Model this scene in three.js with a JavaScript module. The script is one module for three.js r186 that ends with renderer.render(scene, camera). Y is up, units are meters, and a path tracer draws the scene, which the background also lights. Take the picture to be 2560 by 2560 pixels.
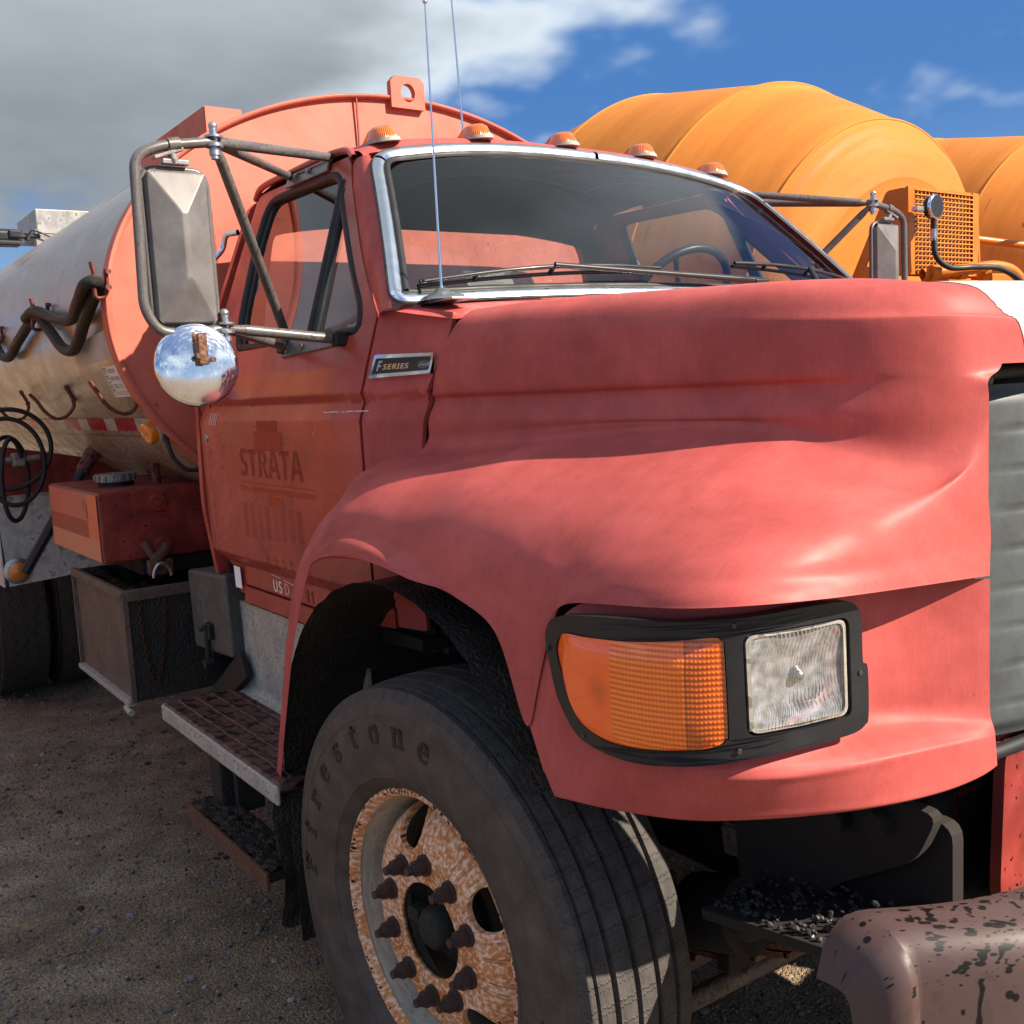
import * as THREE from 'three';
import { RoundedBoxGeometry } from 'three/addons/geometries/RoundedBoxGeometry.js';
import { mergeGeometries } from 'three/addons/utils/BufferGeometryUtils.js';
import { ImprovedNoise } from 'three/addons/math/ImprovedNoise.js';
import { FontLoader } from 'three/addons/loaders/FontLoader.js';
import { TextGeometry } from 'three/addons/geometries/TextGeometry.js';
import { Brush, Evaluator, SUBTRACTION } from 'three-bvh-csg';

// ------------------------------------------------------------------ camera, sky, sun, exposure
// Metres, y up. The tanker truck points along +x, its right-hand side faces +z; x = 0 is its front axle.
const R = (d) => d * Math.PI / 180;
const scene = new THREE.Scene();
const camera = new THREE.PerspectiveCamera(52.59, 1, 0.05, 900);
camera.position.set(1.76, 1.64, 2.085);
{
  const yaw = R(35.2), pitch = R(7.05), roll = R(-3);
  const flat = new THREE.Vector3(-Math.cos(yaw), 0, -Math.sin(yaw)), up = new THREE.Vector3(0, 1, 0);
  const fw = flat.clone().multiplyScalar(Math.cos(pitch)).addScaledVector(up, -Math.sin(pitch));
  const u0 = up.clone().multiplyScalar(Math.cos(pitch)).addScaledVector(flat, Math.sin(pitch));
  const r0 = new THREE.Vector3(Math.sin(yaw), 0, -Math.cos(yaw));
  const rt = r0.clone().multiplyScalar(Math.cos(roll)).addScaledVector(u0, Math.sin(roll));
  const uu = u0.clone().multiplyScalar(Math.cos(roll)).addScaledVector(r0, -Math.sin(roll));
  camera.quaternion.setFromRotationMatrix(new THREE.Matrix4().makeBasis(rt, uu, fw.clone().negate()));
}
const SUN = new THREE.Vector3(0.677, 0.602, -0.423).normalize();
const sun = new THREE.DirectionalLight(0xfff0dc, 5.0);
sun.position.copy(SUN).multiplyScalar(40);
sun.castShadow = true;
sun.shadow.mapSize.set(4096, 4096);
Object.assign(sun.shadow.camera, { left: -14, right: 14, top: 14, bottom: -14, near: 1, far: 90 });
scene.add(sun, sun.target);
const EXPOSURE = 2.35;

const noise = new ImprovedNoise();
const smooth = (a, b, x) => { const t = Math.min(1, Math.max(0, (x - a) / (b - a))); return t * t * (3 - 2 * t); };
const lerp = (a, b, t) => a + (b - a) * t;
const fbm = (x, y, z, n) => { let s = 0, a = 0.5, f = 1; for (let i = 0; i < n; i++) { s += a * noise.noise(x * f, y * f, z * f + 7.3 * i); a *= 0.5; f *= 2.03; } return s; };
{
  // A day of broken cloud: a grey-bellied bank over the quarter behind the tank, blue with wisps beyond it, brighter broken cloud added out of view.
  const W = 2048, H = 1024, d = new Float32Array(W * H * 4);
  for (let j = 0; j < H; j++) for (let i = 0; i < W; i++) {
    const el = ((j + 0.5) / H - 0.5) * Math.PI, az = ((i + 0.5) / W - 0.5) * 2 * Math.PI;
    const x = Math.cos(el) * Math.cos(az), y = Math.sin(el), z = Math.cos(el) * Math.sin(az);
    const e = el * 180 / Math.PI, k = (j * W + i) * 4;
    const t1 = smooth(-2, 15, e), t2 = smooth(12, 70, e);
    let r = lerp(lerp(0.36, 0.082, t1), 0.05, t2), g = lerp(lerp(0.62, 0.228, t1), 0.15, t2), b = lerp(lerp(0.93, 0.56, t1), 0.42, t2);
    const toSun = x * SUN.x + y * SUN.y + z * SUN.z, glow = Math.pow(Math.max(0, toSun), 10) * 0.5 + Math.pow(Math.max(0, toSun), 3) * 0.16;
    r += glow * 1.05; g += glow; b += glow * 0.85;
    if (y > -0.05) {
      const q = 1 / (y + 0.16), px = x * q, pz = z * q;
      const bearing = Math.atan2(-z, -x) * 180 / Math.PI;                      // 0 = straight behind the truck
      const n1 = fbm(px * 0.9 + 3.1, pz * 0.9, 1.7, 5), n2 = fbm(px * 2.6, pz * 2.6 + 9.0, 4.2, 5), n3 = fbm(px * 7 + 2, pz * 7, 8.8, 4);
      const ragged = n1 * 16 + n2 * 13 + n3 * 6;
      let bank = 1 - smooth(-4, 5, bearing - 35.5 - (e - 15) * 1.5 + ragged);
      bank *= smooth(-70, -30, bearing + ragged);
      bank *= smooth(-1.4, 1.4, e - 8.6 + n2 * 5 - smooth(12, 34, bearing) * 3.2);
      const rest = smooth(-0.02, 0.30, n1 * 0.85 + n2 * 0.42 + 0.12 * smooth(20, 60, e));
      const wisp = smooth(0.20, 0.50, n2 * 0.9 + n3 * 0.5) * 0.30 * smooth(4, 12, e);
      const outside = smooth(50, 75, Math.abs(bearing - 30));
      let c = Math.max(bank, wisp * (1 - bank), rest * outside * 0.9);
      c = Math.min(1, c);
      const thick = smooth(0.5, 1, bank) * (0.8 + 0.5 * n1);
      const belly = bank > rest * outside ? 1 - 0.62 * Math.min(1, Math.max(0, smooth(1, -13, bearing - 33 - (e - 14) * 1.2 + ragged * 0.6) * (1.1 - smooth(12, 21, e) * 0.42) + n2 * 0.2)) : 0.92 - 0.3 * thick;
      const fillLift = outside * (1 - bank) * 0.30;  // extra brightness for unseen clouds, added to lift the fill in the shade
      const L = (0.90 + fillLift) * belly * (1 + n2 * 0.30 + n3 * 0.14) + glow * 0.8;
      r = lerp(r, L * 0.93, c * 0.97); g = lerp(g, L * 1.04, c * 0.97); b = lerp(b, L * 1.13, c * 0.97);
    }
    if (e < 0) { const t = smooth(0, -6, e); r = lerp(r, 0.16, t); g = lerp(g, 0.13, t); b = lerp(b, 0.11, t); }
    d[k] = r * 0.425; d[k + 1] = g * 0.425; d[k + 2] = b * 0.425; d[k + 3] = 1;
  }
  const sky = new THREE.DataTexture(d, W, H, THREE.RGBAFormat, THREE.FloatType);
  sky.mapping = THREE.EquirectangularReflectionMapping; sky.magFilter = sky.minFilter = THREE.LinearFilter; sky.needsUpdate = true;
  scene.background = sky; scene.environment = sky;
}

// ------------------------------------------------------------------ helpers
let seed = 20240611;
const rnd = () => { seed = (seed * 1664525 + 1013904223) >>> 0; return seed / 4294967296; };
const V = (x, y, z) => new THREE.Vector3(x, y, z);
const vv = (p) => (Array.isArray(p) ? V(p[0], p[1], p[2]) : p);
const names = {};
const numbered = (n) => { const k = (names[n] = (names[n] ?? -1) + 1); return k ? n + '_' + String(k).padStart(3, '0') : n; };
function geo(gs) {
  gs = (Array.isArray(gs) ? gs : [gs]).filter(Boolean);
  if (gs.length === 1) return gs[0];
  const bare = gs.map((g) => {
    g = g.index ? g.toNonIndexed() : g;
    const o = new THREE.BufferGeometry();
    for (const n of ['position', 'normal', 'uv']) o.setAttribute(n, g.attributes[n] ?? new THREE.BufferAttribute(new Float32Array(g.attributes.position.count * 2), 2));
    return o;
  });
  return mergeGeometries(bare);
}
function add(parent, name, gs, material, label) {
  if (gs.sides && name !== 'hood' && name !== 'nose_film') { add(parent, name, gs[1], material, label); return add(parent, name, gs[0], material, label); }
  const m = new THREE.Mesh(geo(gs), material);
  m.name = parent === scene ? numbered(name) : name;
  m.castShadow = m.receiveShadow = true;
  if (label) m.userData.label = label;
  parent.add(m);
  return m;
}
function group(parent, name, at = [0, 0, 0], turn = 0) {
  const g = new THREE.Group(); g.name = parent === scene ? numbered(name) : name;
  g.position.set(...at); g.rotation.y = turn; parent.add(g); return g;
}
const tag = (o, label, category, grp) => { o.userData.label = label; o.userData.category = category; if (grp) o.userData.group = grp; return o; };
const box = (w, h, d, x = 0, y = 0, z = 0, r = 0.006, turn = [0, 0, 0]) => {
  const g = r > 0 ? new RoundedBoxGeometry(w, h, d, 2, Math.min(r, w / 2.1, h / 2.1, d / 2.1)) : new THREE.BoxGeometry(w, h, d);
  // uv in metres, laid on along the face each vertex looks out of
  const P = g.attributes.position, N = g.attributes.normal, U = g.attributes.uv;
  for (let i = 0; i < P.count; i++) { const a = Math.abs(N.getX(i)), b = Math.abs(N.getY(i)), c = Math.abs(N.getZ(i)); U.setXY(i, a > b && a > c ? P.getZ(i) + z : P.getX(i) + x, b >= a && b >= c ? P.getZ(i) + z : P.getY(i) + y); }
  if (turn[0]) g.rotateX(turn[0]); if (turn[1]) g.rotateY(turn[1]); if (turn[2]) g.rotateZ(turn[2]);
  return g.translate(x, y, z);
};
function rod(a, b, r1, r2 = r1, seg = 16, open = false) {
  a = vv(a); b = vv(b);
  const l = a.distanceTo(b), g = new THREE.CylinderGeometry(r2, r1, l, seg, 1, open);
  { const U = g.attributes.uv; for (let i = 0; i < U.count; i++) U.setXY(i, U.getX(i) * 6.28 * r1, U.getY(i) * l); }
  g.applyQuaternion(new THREE.Quaternion().setFromUnitVectors(V(0, 1, 0), b.clone().sub(a).normalize()));
  return g.translate((a.x + b.x) / 2, (a.y + b.y) / 2, (a.z + b.z) / 2);
}
const tube = (pts, r, seg = 40, rs = 10, closed = false, tension = 0.5) => new THREE.TubeGeometry(new THREE.CatmullRomCurve3(pts.map(vv), closed, 'catmullrom', tension), seg, r, rs, closed);
// a bent bar: straight runs with rounded corners
function bent(pts, r, rad = 0.04, rs = 12) {
  const p = pts.map(vv), c = new THREE.CurvePath();
  let last = p[0];
  for (let i = 1; i < p.length - 1; i++) {
    const a = p[i - 1].clone().sub(p[i]), b = p[i + 1].clone().sub(p[i]);
    const k = Math.min(rad, a.length() * 0.49, b.length() * 0.49), s = p[i].clone().addScaledVector(a.normalize(), k), e = p[i].clone().addScaledVector(b.normalize(), k);
    c.add(new THREE.LineCurve3(last, s)); c.add(new THREE.QuadraticBezierCurve3(s, p[i], e)); last = e;
  }
  c.add(new THREE.LineCurve3(last, p[p.length - 1]));
  return new THREE.TubeGeometry(c, p.length * 16, r, rs, false);
}
function flip(g) {
  if (!g.index) { const a = g.attributes; for (const n in a) { const s = a[n].itemSize, v = a[n].array; for (let i = 0; i < v.length; i += 3 * s) for (let c = 0; c < s; c++) { const t = v[i + s + c]; v[i + s + c] = v[i + 2 * s + c]; v[i + 2 * s + c] = t; } } return g; }
  const x = g.index.array; for (let i = 0; i < x.length; i += 3) { const t = x[i + 1]; x[i + 1] = x[i + 2]; x[i + 2] = t; } return g;
}
const mirrorZ = (g) => flip(g.clone().scale(1, 1, -1));
const both = (g) => { g = geo(g); const p = [g, mirrorZ(g)]; p.sides = true; return p; };
// surface over a grid of points P[i][j]; uv in metres
function sheet(P, keep, outward) {
  const nu = P.length, nv = P[0].length, pos = [], uv = [], idx = [];
  let un = 0;
  for (let i = 0; i < nu; i++) {
    if (i) { const m = nv >> 1; un += P[i][m].distanceTo(P[i - 1][m]); }
    let vn = 0;
    for (let j = 0; j < nv; j++) { if (j) vn += P[i][j].distanceTo(P[i][j - 1]); pos.push(P[i][j].x, P[i][j].y, P[i][j].z); uv.push(un, -vn); }
  }
  for (let i = 0; i < nu - 1; i++) for (let j = 0; j < nv - 1; j++) {
    if (keep && !keep(i, j)) continue;
    const a = i * nv + j, b = a + nv;
    idx.push(a, a + 1, b, b, a + 1, b + 1);
  }
  const g = new THREE.BufferGeometry();
  g.setAttribute('position', new THREE.Float32BufferAttribute(pos, 3)); g.setAttribute('uv', new THREE.Float32BufferAttribute(uv, 2)); g.setIndex(idx);
  g.computeVertexNormals();
  if (outward) { const n = g.attributes.normal, m = ((nu >> 1) * nv + (nv >> 1)); if (n.getX(m) * outward[0] + n.getY(m) * outward[1] + n.getZ(m) * outward[2] < 0) { flip(g); g.computeVertexNormals(); } }
  return g;
}
const param = (nu, nv, f, outward) => sheet(Array.from({ length: nu + 1 }, (_, i) => Array.from({ length: nv + 1 }, (_, j) => vv(f(i / nu, j / nv)))), null, outward);
// monotone cubic through values at whole numbers
function pchip(y, t) {
  const n = y.length, i = Math.min(n - 2, Math.max(0, Math.floor(t))), u = t - i;
  const d = (k) => y[k + 1] - y[k];
  const m = (k) => { if (k === 0) return d(0); if (k === n - 1) return d(n - 2); const a = d(k - 1), b = d(k); return a * b <= 0 ? 0 : 2 * a * b / (a + b); };
  const h = y[i + 1] - y[i], m0 = m(i), m1 = m(i + 1);
  return y[i] + u * (m0 + u * (3 * h - 2 * m0 - m1 + u * (m0 + m1 - 2 * h)));
}
function bspline(y, t) {
  const n = y.length, i = Math.min(n - 2, Math.max(0, Math.floor(t))), u = t - i, P = (q) => (q < 0 ? 2 * y[0] - y[1] : q >= n ? 2 * y[n - 1] - y[n - 2] : y[q]);
  const a = P(i - 1), b = P(i), c = P(i + 1), d = P(i + 2), v = 1 - u;
  return (v * v * v * a + (3 * u * u * u - 6 * u * u + 4) * b + (-3 * u * u * u + 3 * u * u + 3 * u + 1) * c + u * u * u * d) / 6;
}
function through(y, t) {
  const n = y.length, i = Math.min(n - 2, Math.max(0, Math.floor(t))), u = t - i, P = (q) => (q < 0 ? 2 * y[0] - y[1] : q >= n ? 2 * y[n - 1] - y[n - 2] : y[q]);
  const a = P(i - 1), b = P(i), c = P(i + 1), d = P(i + 2);
  return b + 0.5 * u * (c - a + u * (2 * a - 5 * b + 4 * c - d + u * (3 * (b - c) + d - a)));
}
function refine(C, nu, nv, soft = 0, along = pchip, down = pchip) {         // C[i][j] = [x,y,z] -> dense grid of Vector3
  const cols = C.map((c) => Array.from({ length: nv + 1 }, (_, j) => [0, 1, 2].map((k) => down(c.map((p) => p[k]), j / nv * (c.length - 1)))));
  let P = Array.from({ length: nu + 1 }, (_, i) => Array.from({ length: nv + 1 }, (_, j) => V(...[0, 1, 2].map((k) => along(cols.map((c) => c[j][k]), i / nu * (cols.length - 1))))));
  for (let s = 0; s < soft; s++) {
    const Q = P.map((c) => c.map((p) => p.clone()));
    for (let i = 1; i < nu; i++) for (let j = 1; j < nv; j++) P[i][j].addVectors(Q[i - 1][j], Q[i + 1][j]).add(Q[i][j - 1]).add(Q[i][j + 1]).multiplyScalar(0.25).lerp(Q[i][j], 0.4);
  }
  return P;
}
// flat outline (with holes) laid onto a surface f(x, y) and given thickness
function panel(outline, holes, levels, f, thick = 0.004, frontOnly = false) {
  const v2 = (l) => l.map((p) => new THREE.Vector2(p[0], p[1]));
  let c = v2(outline), hs = holes.map(v2);
  if (THREE.ShapeUtils.isClockWise(c)) c.reverse();
  hs.forEach((h) => { if (!THREE.ShapeUtils.isClockWise(h)) h.reverse(); });
  let pts = [...c, ...hs.flat()].map((p) => [p.x, p.y]), tri = THREE.ShapeUtils.triangulateShape(c, hs);
  const most = [9, 0.3, 0.12, 0.06, 0.022, 0.013][levels];
  for (let l = 0; l < 12; l++) {
    const mid = new Map(); let cut = false;
    const M = (a, b) => { if (Math.hypot(pts[a][0] - pts[b][0], pts[a][1] - pts[b][1]) <= most) return -1; cut = true; const q = a < b ? a * 1e6 + b : b * 1e6 + a; if (!mid.has(q)) { mid.set(q, pts.length); pts.push([(pts[a][0] + pts[b][0]) / 2, (pts[a][1] + pts[b][1]) / 2]); } return mid.get(q); };
    const next = [];
    for (let [a, b, d] of tri) {
      let x = M(a, b), y = M(b, d), z = M(d, a);
      const n = (x >= 0) + (y >= 0) + (z >= 0);
      if (n === 0) next.push([a, b, d]);
      else if (n === 3) next.push([a, x, z], [x, b, y], [z, y, d], [x, y, z]);
      else {
        while (!(n === 1 ? x >= 0 : x >= 0 && y >= 0)) { [a, b, d] = [b, d, a]; [x, y, z] = [y, z, x]; }
        if (n === 1) next.push([a, x, d], [x, b, d]); else next.push([x, b, y], [a, x, y], [a, y, d]);
      }
    }
    tri = next; if (!cut) break;
  }
  const at = (p) => vv(f(p[0], p[1])), e = 2e-4;
  const N = (p) => { const o = at(p); return at([p[0] + e, p[1]]).sub(o).cross(at([p[0], p[1] + e]).sub(o)).normalize(); };
  const P = [], Nn = [], U = [], I = [];
  const put = (p, n, u) => { P.push(p.x, p.y, p.z); Nn.push(n.x, n.y, n.z); U.push(u[0], u[1]); return P.length / 3 - 1; };
  const F = pts.map(at), Fn = pts.map(N);
  pts.forEach((p, i) => put(F[i], Fn[i], p));
  tri.forEach((t) => I.push(...t));
  if (!frontOnly) {
    const o = pts.length;
    pts.forEach((p, i) => put(F[i].clone().addScaledVector(Fn[i], -thick), Fn[i].clone().negate(), p));
    tri.forEach(([a, b, d]) => I.push(o + a, o + d, o + b));
    const k = levels > 3 ? 12 : 2 ** levels;
    for (const loop of [c, ...hs]) for (let i = 0; i < loop.length; i++) {
      const a = loop[i], b = loop[(i + 1) % loop.length];
      for (let s = 0; s < k; s++) {
        const q0 = [lerp(a.x, b.x, s / k), lerp(a.y, b.y, s / k)], q1 = [lerp(a.x, b.x, (s + 1) / k), lerp(a.y, b.y, (s + 1) / k)];
        const A = at(q0), B = at(q1), n0 = N(q0), A2 = A.clone().addScaledVector(n0, -thick), B2 = B.clone().addScaledVector(N(q1), -thick);
        const n = B.clone().sub(A).cross(n0).normalize();
        const i0 = put(A, n, q0), i1 = put(B, n, q1), i2 = put(A2, n, q0), i3 = put(B2, n, q1);
        I.push(i0, i2, i1, i1, i2, i3);
      }
    }
  }
  const g = new THREE.BufferGeometry();
  g.setAttribute('position', new THREE.Float32BufferAttribute(P, 3)); g.setAttribute('normal', new THREE.Float32BufferAttribute(Nn, 3)); g.setAttribute('uv', new THREE.Float32BufferAttribute(U, 2)); g.setIndex(I);
  return g;
}
// smooth closed or open outline through 2-D points
const curve2 = (pts, n = 60, closed = true, tension = 0.5) => new THREE.CatmullRomCurve3(pts.map((p) => V(p[0], p[1], 0)), closed, 'catmullrom', tension).getPoints(n).slice(0, closed ? n : n + 1).map((p) => [p.x, p.y]);
function rounded(pts, rad, n = 5) {            // polygon with its corners rounded off
  const o = [], L = pts.length;
  for (let i = 0; i < L; i++) {
    const p = pts[i], a = pts[(i + L - 1) % L], b = pts[(i + 1) % L], r = Array.isArray(rad) ? rad[i] : rad;
    const da = Math.hypot(a[0] - p[0], a[1] - p[1]), db = Math.hypot(b[0] - p[0], b[1] - p[1]), k = Math.min(r, da * 0.45, db * 0.45);
    const s = [p[0] + (a[0] - p[0]) / da * k, p[1] + (a[1] - p[1]) / da * k], e = [p[0] + (b[0] - p[0]) / db * k, p[1] + (b[1] - p[1]) / db * k];
    for (let t = 0; t <= n; t++) { const u = t / n; o.push([(1 - u) * (1 - u) * s[0] + 2 * u * (1 - u) * p[0] + u * u * e[0], (1 - u) * (1 - u) * s[1] + 2 * u * (1 - u) * p[1] + u * u * e[1]]); }
  }
  return o;
}
const lathe = (prof, seg = 64, axis = 'y') => { const g = new THREE.LatheGeometry(prof.map((p) => new THREE.Vector2(p[0], p[1])), seg); if (axis === 'z') g.rotateX(Math.PI / 2); if (axis === 'x') g.rotateZ(-Math.PI / 2); return g; };
const bolt = (at, n, r = 0.012, h = 0.01) => { at = vv(at); n = vv(n).normalize(); return rod(at, at.clone().addScaledVector(n, h), r, r * 0.96, 6); };

// ------------------------------------------------------------------ textures
function tex(w, h, f, srgb = true) {
  const d = new Uint8Array(w * h * 4), q = (x) => Math.max(0, Math.min(255, Math.round(x * 255)));
  for (let j = 0; j < h; j++) for (let i = 0; i < w; i++) { const c = f(i / w, j / h), k = (j * w + i) * 4; d[k] = q(c[0]); d[k + 1] = q(c[1]); d[k + 2] = q(c[2]); d[k + 3] = c[3] === undefined ? 255 : q(c[3]); }
  const t = new THREE.DataTexture(d, w, h); if (srgb) t.colorSpace = THREE.SRGBColorSpace;
  t.wrapS = t.wrapT = THREE.RepeatWrapping; t.magFilter = THREE.LinearFilter; t.minFilter = THREE.LinearMipmapLinearFilter; t.needsUpdate = true; return t;
}
const sized = (t, mx, my = mx) => { t = t.clone(); t.repeat.set(1 / mx, 1 / my); t.needsUpdate = true; return t; };
// noise that repeats over 1 x 1
const tile = (u, v, f, s = 0, n = 4) => {
  let t = 0, a = 0.5, m = Math.max(2, Math.round(f));
  for (let i = 0; i < n; i++) {
    const x = u * m, y = v * m, x0 = Math.floor(x), y0 = Math.floor(y), fx = x - x0, fy = y - y0, w = (q) => ((q % m) + m) % m;
    const g = (p, q) => { let h = (w(p) * 374761393 + w(q) * 668265263 + (s * 97 + i * 31) * 1442695 + m * 7919) | 0; h = Math.imul(h ^ (h >>> 13), 1274126177); h ^= h >>> 16; const A = (h & 1023) / 1023 * 6.2832; return Math.cos(A) * (x - p) + Math.sin(A) * (y - q); };
    const sx = fx * fx * fx * (fx * (fx * 6 - 15) + 10), sy = fy * fy * fy * (fy * (fy * 6 - 15) + 10);
    t += a * 1.4 * lerp(lerp(g(x0, y0), g(x0 + 1, y0), sx), lerp(g(x0, y0 + 1), g(x0 + 1, y0 + 1), sx), sy); a *= 0.5; m *= 2;
  }
  return t;
};
const speck = (u, v, n, s) => { const x = Math.floor(u * n), y = Math.floor(v * n); let h = (x * 374761393 + y * 668265263 + s * 1442695) | 0; h = Math.imul(h ^ (h >>> 13), 1274126177); return ((h ^ (h >>> 16)) >>> 0) / 4294967296; };
function canvas(w, h, draw) { const c = document.createElement('canvas'); c.width = w; c.height = h; draw(c.getContext('2d'), w, h); const t = new THREE.CanvasTexture(c); t.colorSpace = THREE.SRGBColorSpace; t.magFilter = THREE.LinearFilter; t.needsUpdate = true; return t; }
const chalk = tex(512, 512, (u, v) => { const n = tile(u, v, 5, 1) * 0.16 + tile(u, v, 26, 3, 3) * 0.06 + tile(u, v * 0.999, 3, 8, 2) * 0.06, s = (speck(u, v * 0.06, 512, 4) - 0.5) * 0.035 + (speck(u, v, 512, 9) - 0.5) * 0.05; const p = speck(u, v, 256, 5) > 0.9996 ? -0.10 : 0; const k = 0.9 + n + s + p; return [k, k * (1 + n * 0.2), k * (1 + n * 0.25)]; });
const grime = tex(512, 512, (u, v) => { const n = tile(u, v, 4, 21) * 0.5, m = tile(u, v, 18, 17, 4), st = tile(u * 6 % 1, v, 4, 33, 3) * 0.25; const k = 0.88 + n * 0.35 + m * 0.22 + st * 0.35 + (speck(u, v, 512, 3) - 0.5) * 0.06; const c = smooth(0.2, 0.34, m + n * 0.5) * 0.5; return [k - c * 0.55, k - c * 0.6, k - c * 0.62]; });
const faint = tex(512, 512, (u, v) => { const n = tile(u, v, 4, 81) * 0.14, m = tile(u, v, 22, 87, 4) * 0.07; const k = 0.93 + n + m + (speck(u, v, 512, 33) - 0.5) * 0.05 - (speck(u, v, 130, 15) > 0.9988 ? 0.15 : 0); return [k, k * (0.99 + n * 0.3), k * (0.98 + n * 0.5)]; });
const tarred = tex(512, 512, (u, v) => { const m = tile(u, v, 9, 41, 5), n = tile(u, v, 30, 4, 3); const k = 0.75 + n * 0.5; const c = smooth(0.05, 0.2, m + n * 0.35); return [lerp(k, 0.05, c), lerp(k * 0.98, 0.05, c), lerp(k * 0.96, 0.05, c)]; });
const flecked = tex(512, 512, (u, v) => { const n = tile(u, v, 5, 91, 4), f = tile(u, v * 1, 40, 95, 2) + tile((u * 4) % 1, v, 10, 97, 3) * 0.9, k = 0.85 + n * 0.4; const c = smooth(0.42, 0.62, f + n * 0.35) * 0.92; return [k * (1 - c), k * (1 - c * 0.98), k * (1 - c * 0.96)]; });
const bumps = tex(512, 512, (u, v) => { const k = 0.5 + tile(u, v, 34, 5, 4) * 0.8; return [k, k, k]; }, false);
const rough = tex(256, 256, (u, v) => { const k = 0.8 + tile(u, v, 6, 15, 4) * 0.5; return [k, k, k]; }, false);
const paint = (r, g, b, o = {}) => new THREE.MeshPhysicalMaterial({ color: new THREE.Color(r, g, b), roughness: o.rough ?? 0.55, metalness: o.metal ?? 0, specularIntensity: o.spec ?? 0.7, map: sized(o.map ?? chalk, o.size ?? 0.9), roughnessMap: sized(rough, 0.7), bumpMap: o.bump ? sized(bumps, o.bumpSize ?? 0.5) : null, bumpScale: o.bump ?? 0, clearcoat: o.coat ?? 0, clearcoatRoughness: o.coatRough ?? 0.25, side: THREE.DoubleSide });
const M = {
  hood: paint(0.51, 0.098, 0.088, { rough: 0.7, spec: 0.4 }),
  cab: paint(0.46, 0.068, 0.050, { rough: 0.5, coat: 0.25, coatRough: 0.2, spec: 0.6 }),
  tankRed: paint(0.56, 0.145, 0.100, { rough: 0.6, map: faint, size: 1.6, spec: 0.5 }),
  redSteel: paint(0.30, 0.042, 0.034, { rough: 0.55, map: flecked, size: 0.5 }),
  hookRed: paint(0.30, 0.075, 0.055, { rough: 0.7, map: tarred, size: 0.25 }),
  black: paint(0.018, 0.019, 0.022, { rough: 0.45, size: 0.3 }),
  rubber: paint(0.016, 0.016, 0.017, { rough: 0.7, size: 0.3 }),
  dark: paint(0.02, 0.019, 0.018, { rough: 0.85, map: grime, size: 0.4 }),
  tar: paint(0.034, 0.030, 0.026, { rough: 0.7, map: grime, size: 0.3, bump: 0.004, bumpSize: 0.3 }),
  grille: paint(0.082, 0.093, 0.098, { rough: 0.6, size: 0.4 }),
  chrome: new THREE.MeshStandardMaterial({ color: 0xd8dde4, metalness: 1, roughness: 0.14 }),
  trim: new THREE.MeshStandardMaterial({ color: 0xd5dae2, metalness: 1, roughness: 0.3, roughnessMap: sized(rough, 0.3) }),
  steel: paint(0.30, 0.29, 0.285, { rough: 0.45, metal: 0.35, map: grime, size: 0.3 }),
  mirrorGrey: paint(0.155, 0.148, 0.147, { rough: 0.5, map: chalk, size: 0.5 }),
  pole: paint(0.15, 0.14, 0.136, { rough: 0.42, metal: 0.2, map: grime, size: 0.25 }),
  zinc: new THREE.MeshStandardMaterial({ color: 0xaeb0b2, metalness: 0.9, roughness: 0.38, roughnessMap: sized(rough, 0.1) }),
  ali: paint(0.46, 0.44, 0.41, { rough: 0.42, metal: 0.55, map: grime, size: 0.9 }),
  white: paint(0.62, 0.60, 0.57, { rough: 0.6, map: grime, size: 0.9 }),
  whiteFilm: null,
  amber: new THREE.MeshPhysicalMaterial({ color: new THREE.Color(0.62, 0.17, 0.012), roughness: 0.22, clearcoat: 1, clearcoatRoughness: 0.06 }),
  lens: null,
  glass: new THREE.MeshPhysicalMaterial({ color: new THREE.Color(0.80, 0.86, 0.84), transmission: 1, thickness: 0, roughness: 0.02, ior: 1.52 }),
  mirrorGlass: new THREE.MeshStandardMaterial({ color: 0xdfe6ea, metalness: 1, roughness: 0.03 }),
  rust: paint(0.16, 0.075, 0.04, { rough: 0.85, map: grime, size: 0.3, bump: 0.004 }),
  brownBox: paint(0.15, 0.105, 0.08, { rough: 0.65, map: grime, size: 0.6 }),
  greyBox: paint(0.10, 0.098, 0.094, { rough: 0.6, map: grime, size: 0.5 }),
  cream: paint(0.45, 0.42, 0.37, { rough: 0.7, map: grime, size: 0.35 }),
  orange: paint(0.60, 0.215, 0.040, { rough: 0.82, map: faint, size: 1.8, spec: 0.3 }),
  orangeDeep: paint(0.56, 0.16, 0.011, { rough: 0.5, map: faint, size: 0.9 }),
  lining: paint(0.035, 0.035, 0.04, { rough: 0.95, size: 0.4 }),
  dash: paint(0.045, 0.042, 0.04, { rough: 0.8, map: grime, size: 0.4 }),
  nutDark: paint(0.06, 0.045, 0.038, { rough: 0.6, size: 0.1 }),
  seat: paint(0.05, 0.045, 0.045, { rough: 0.85 }),
};
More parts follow.
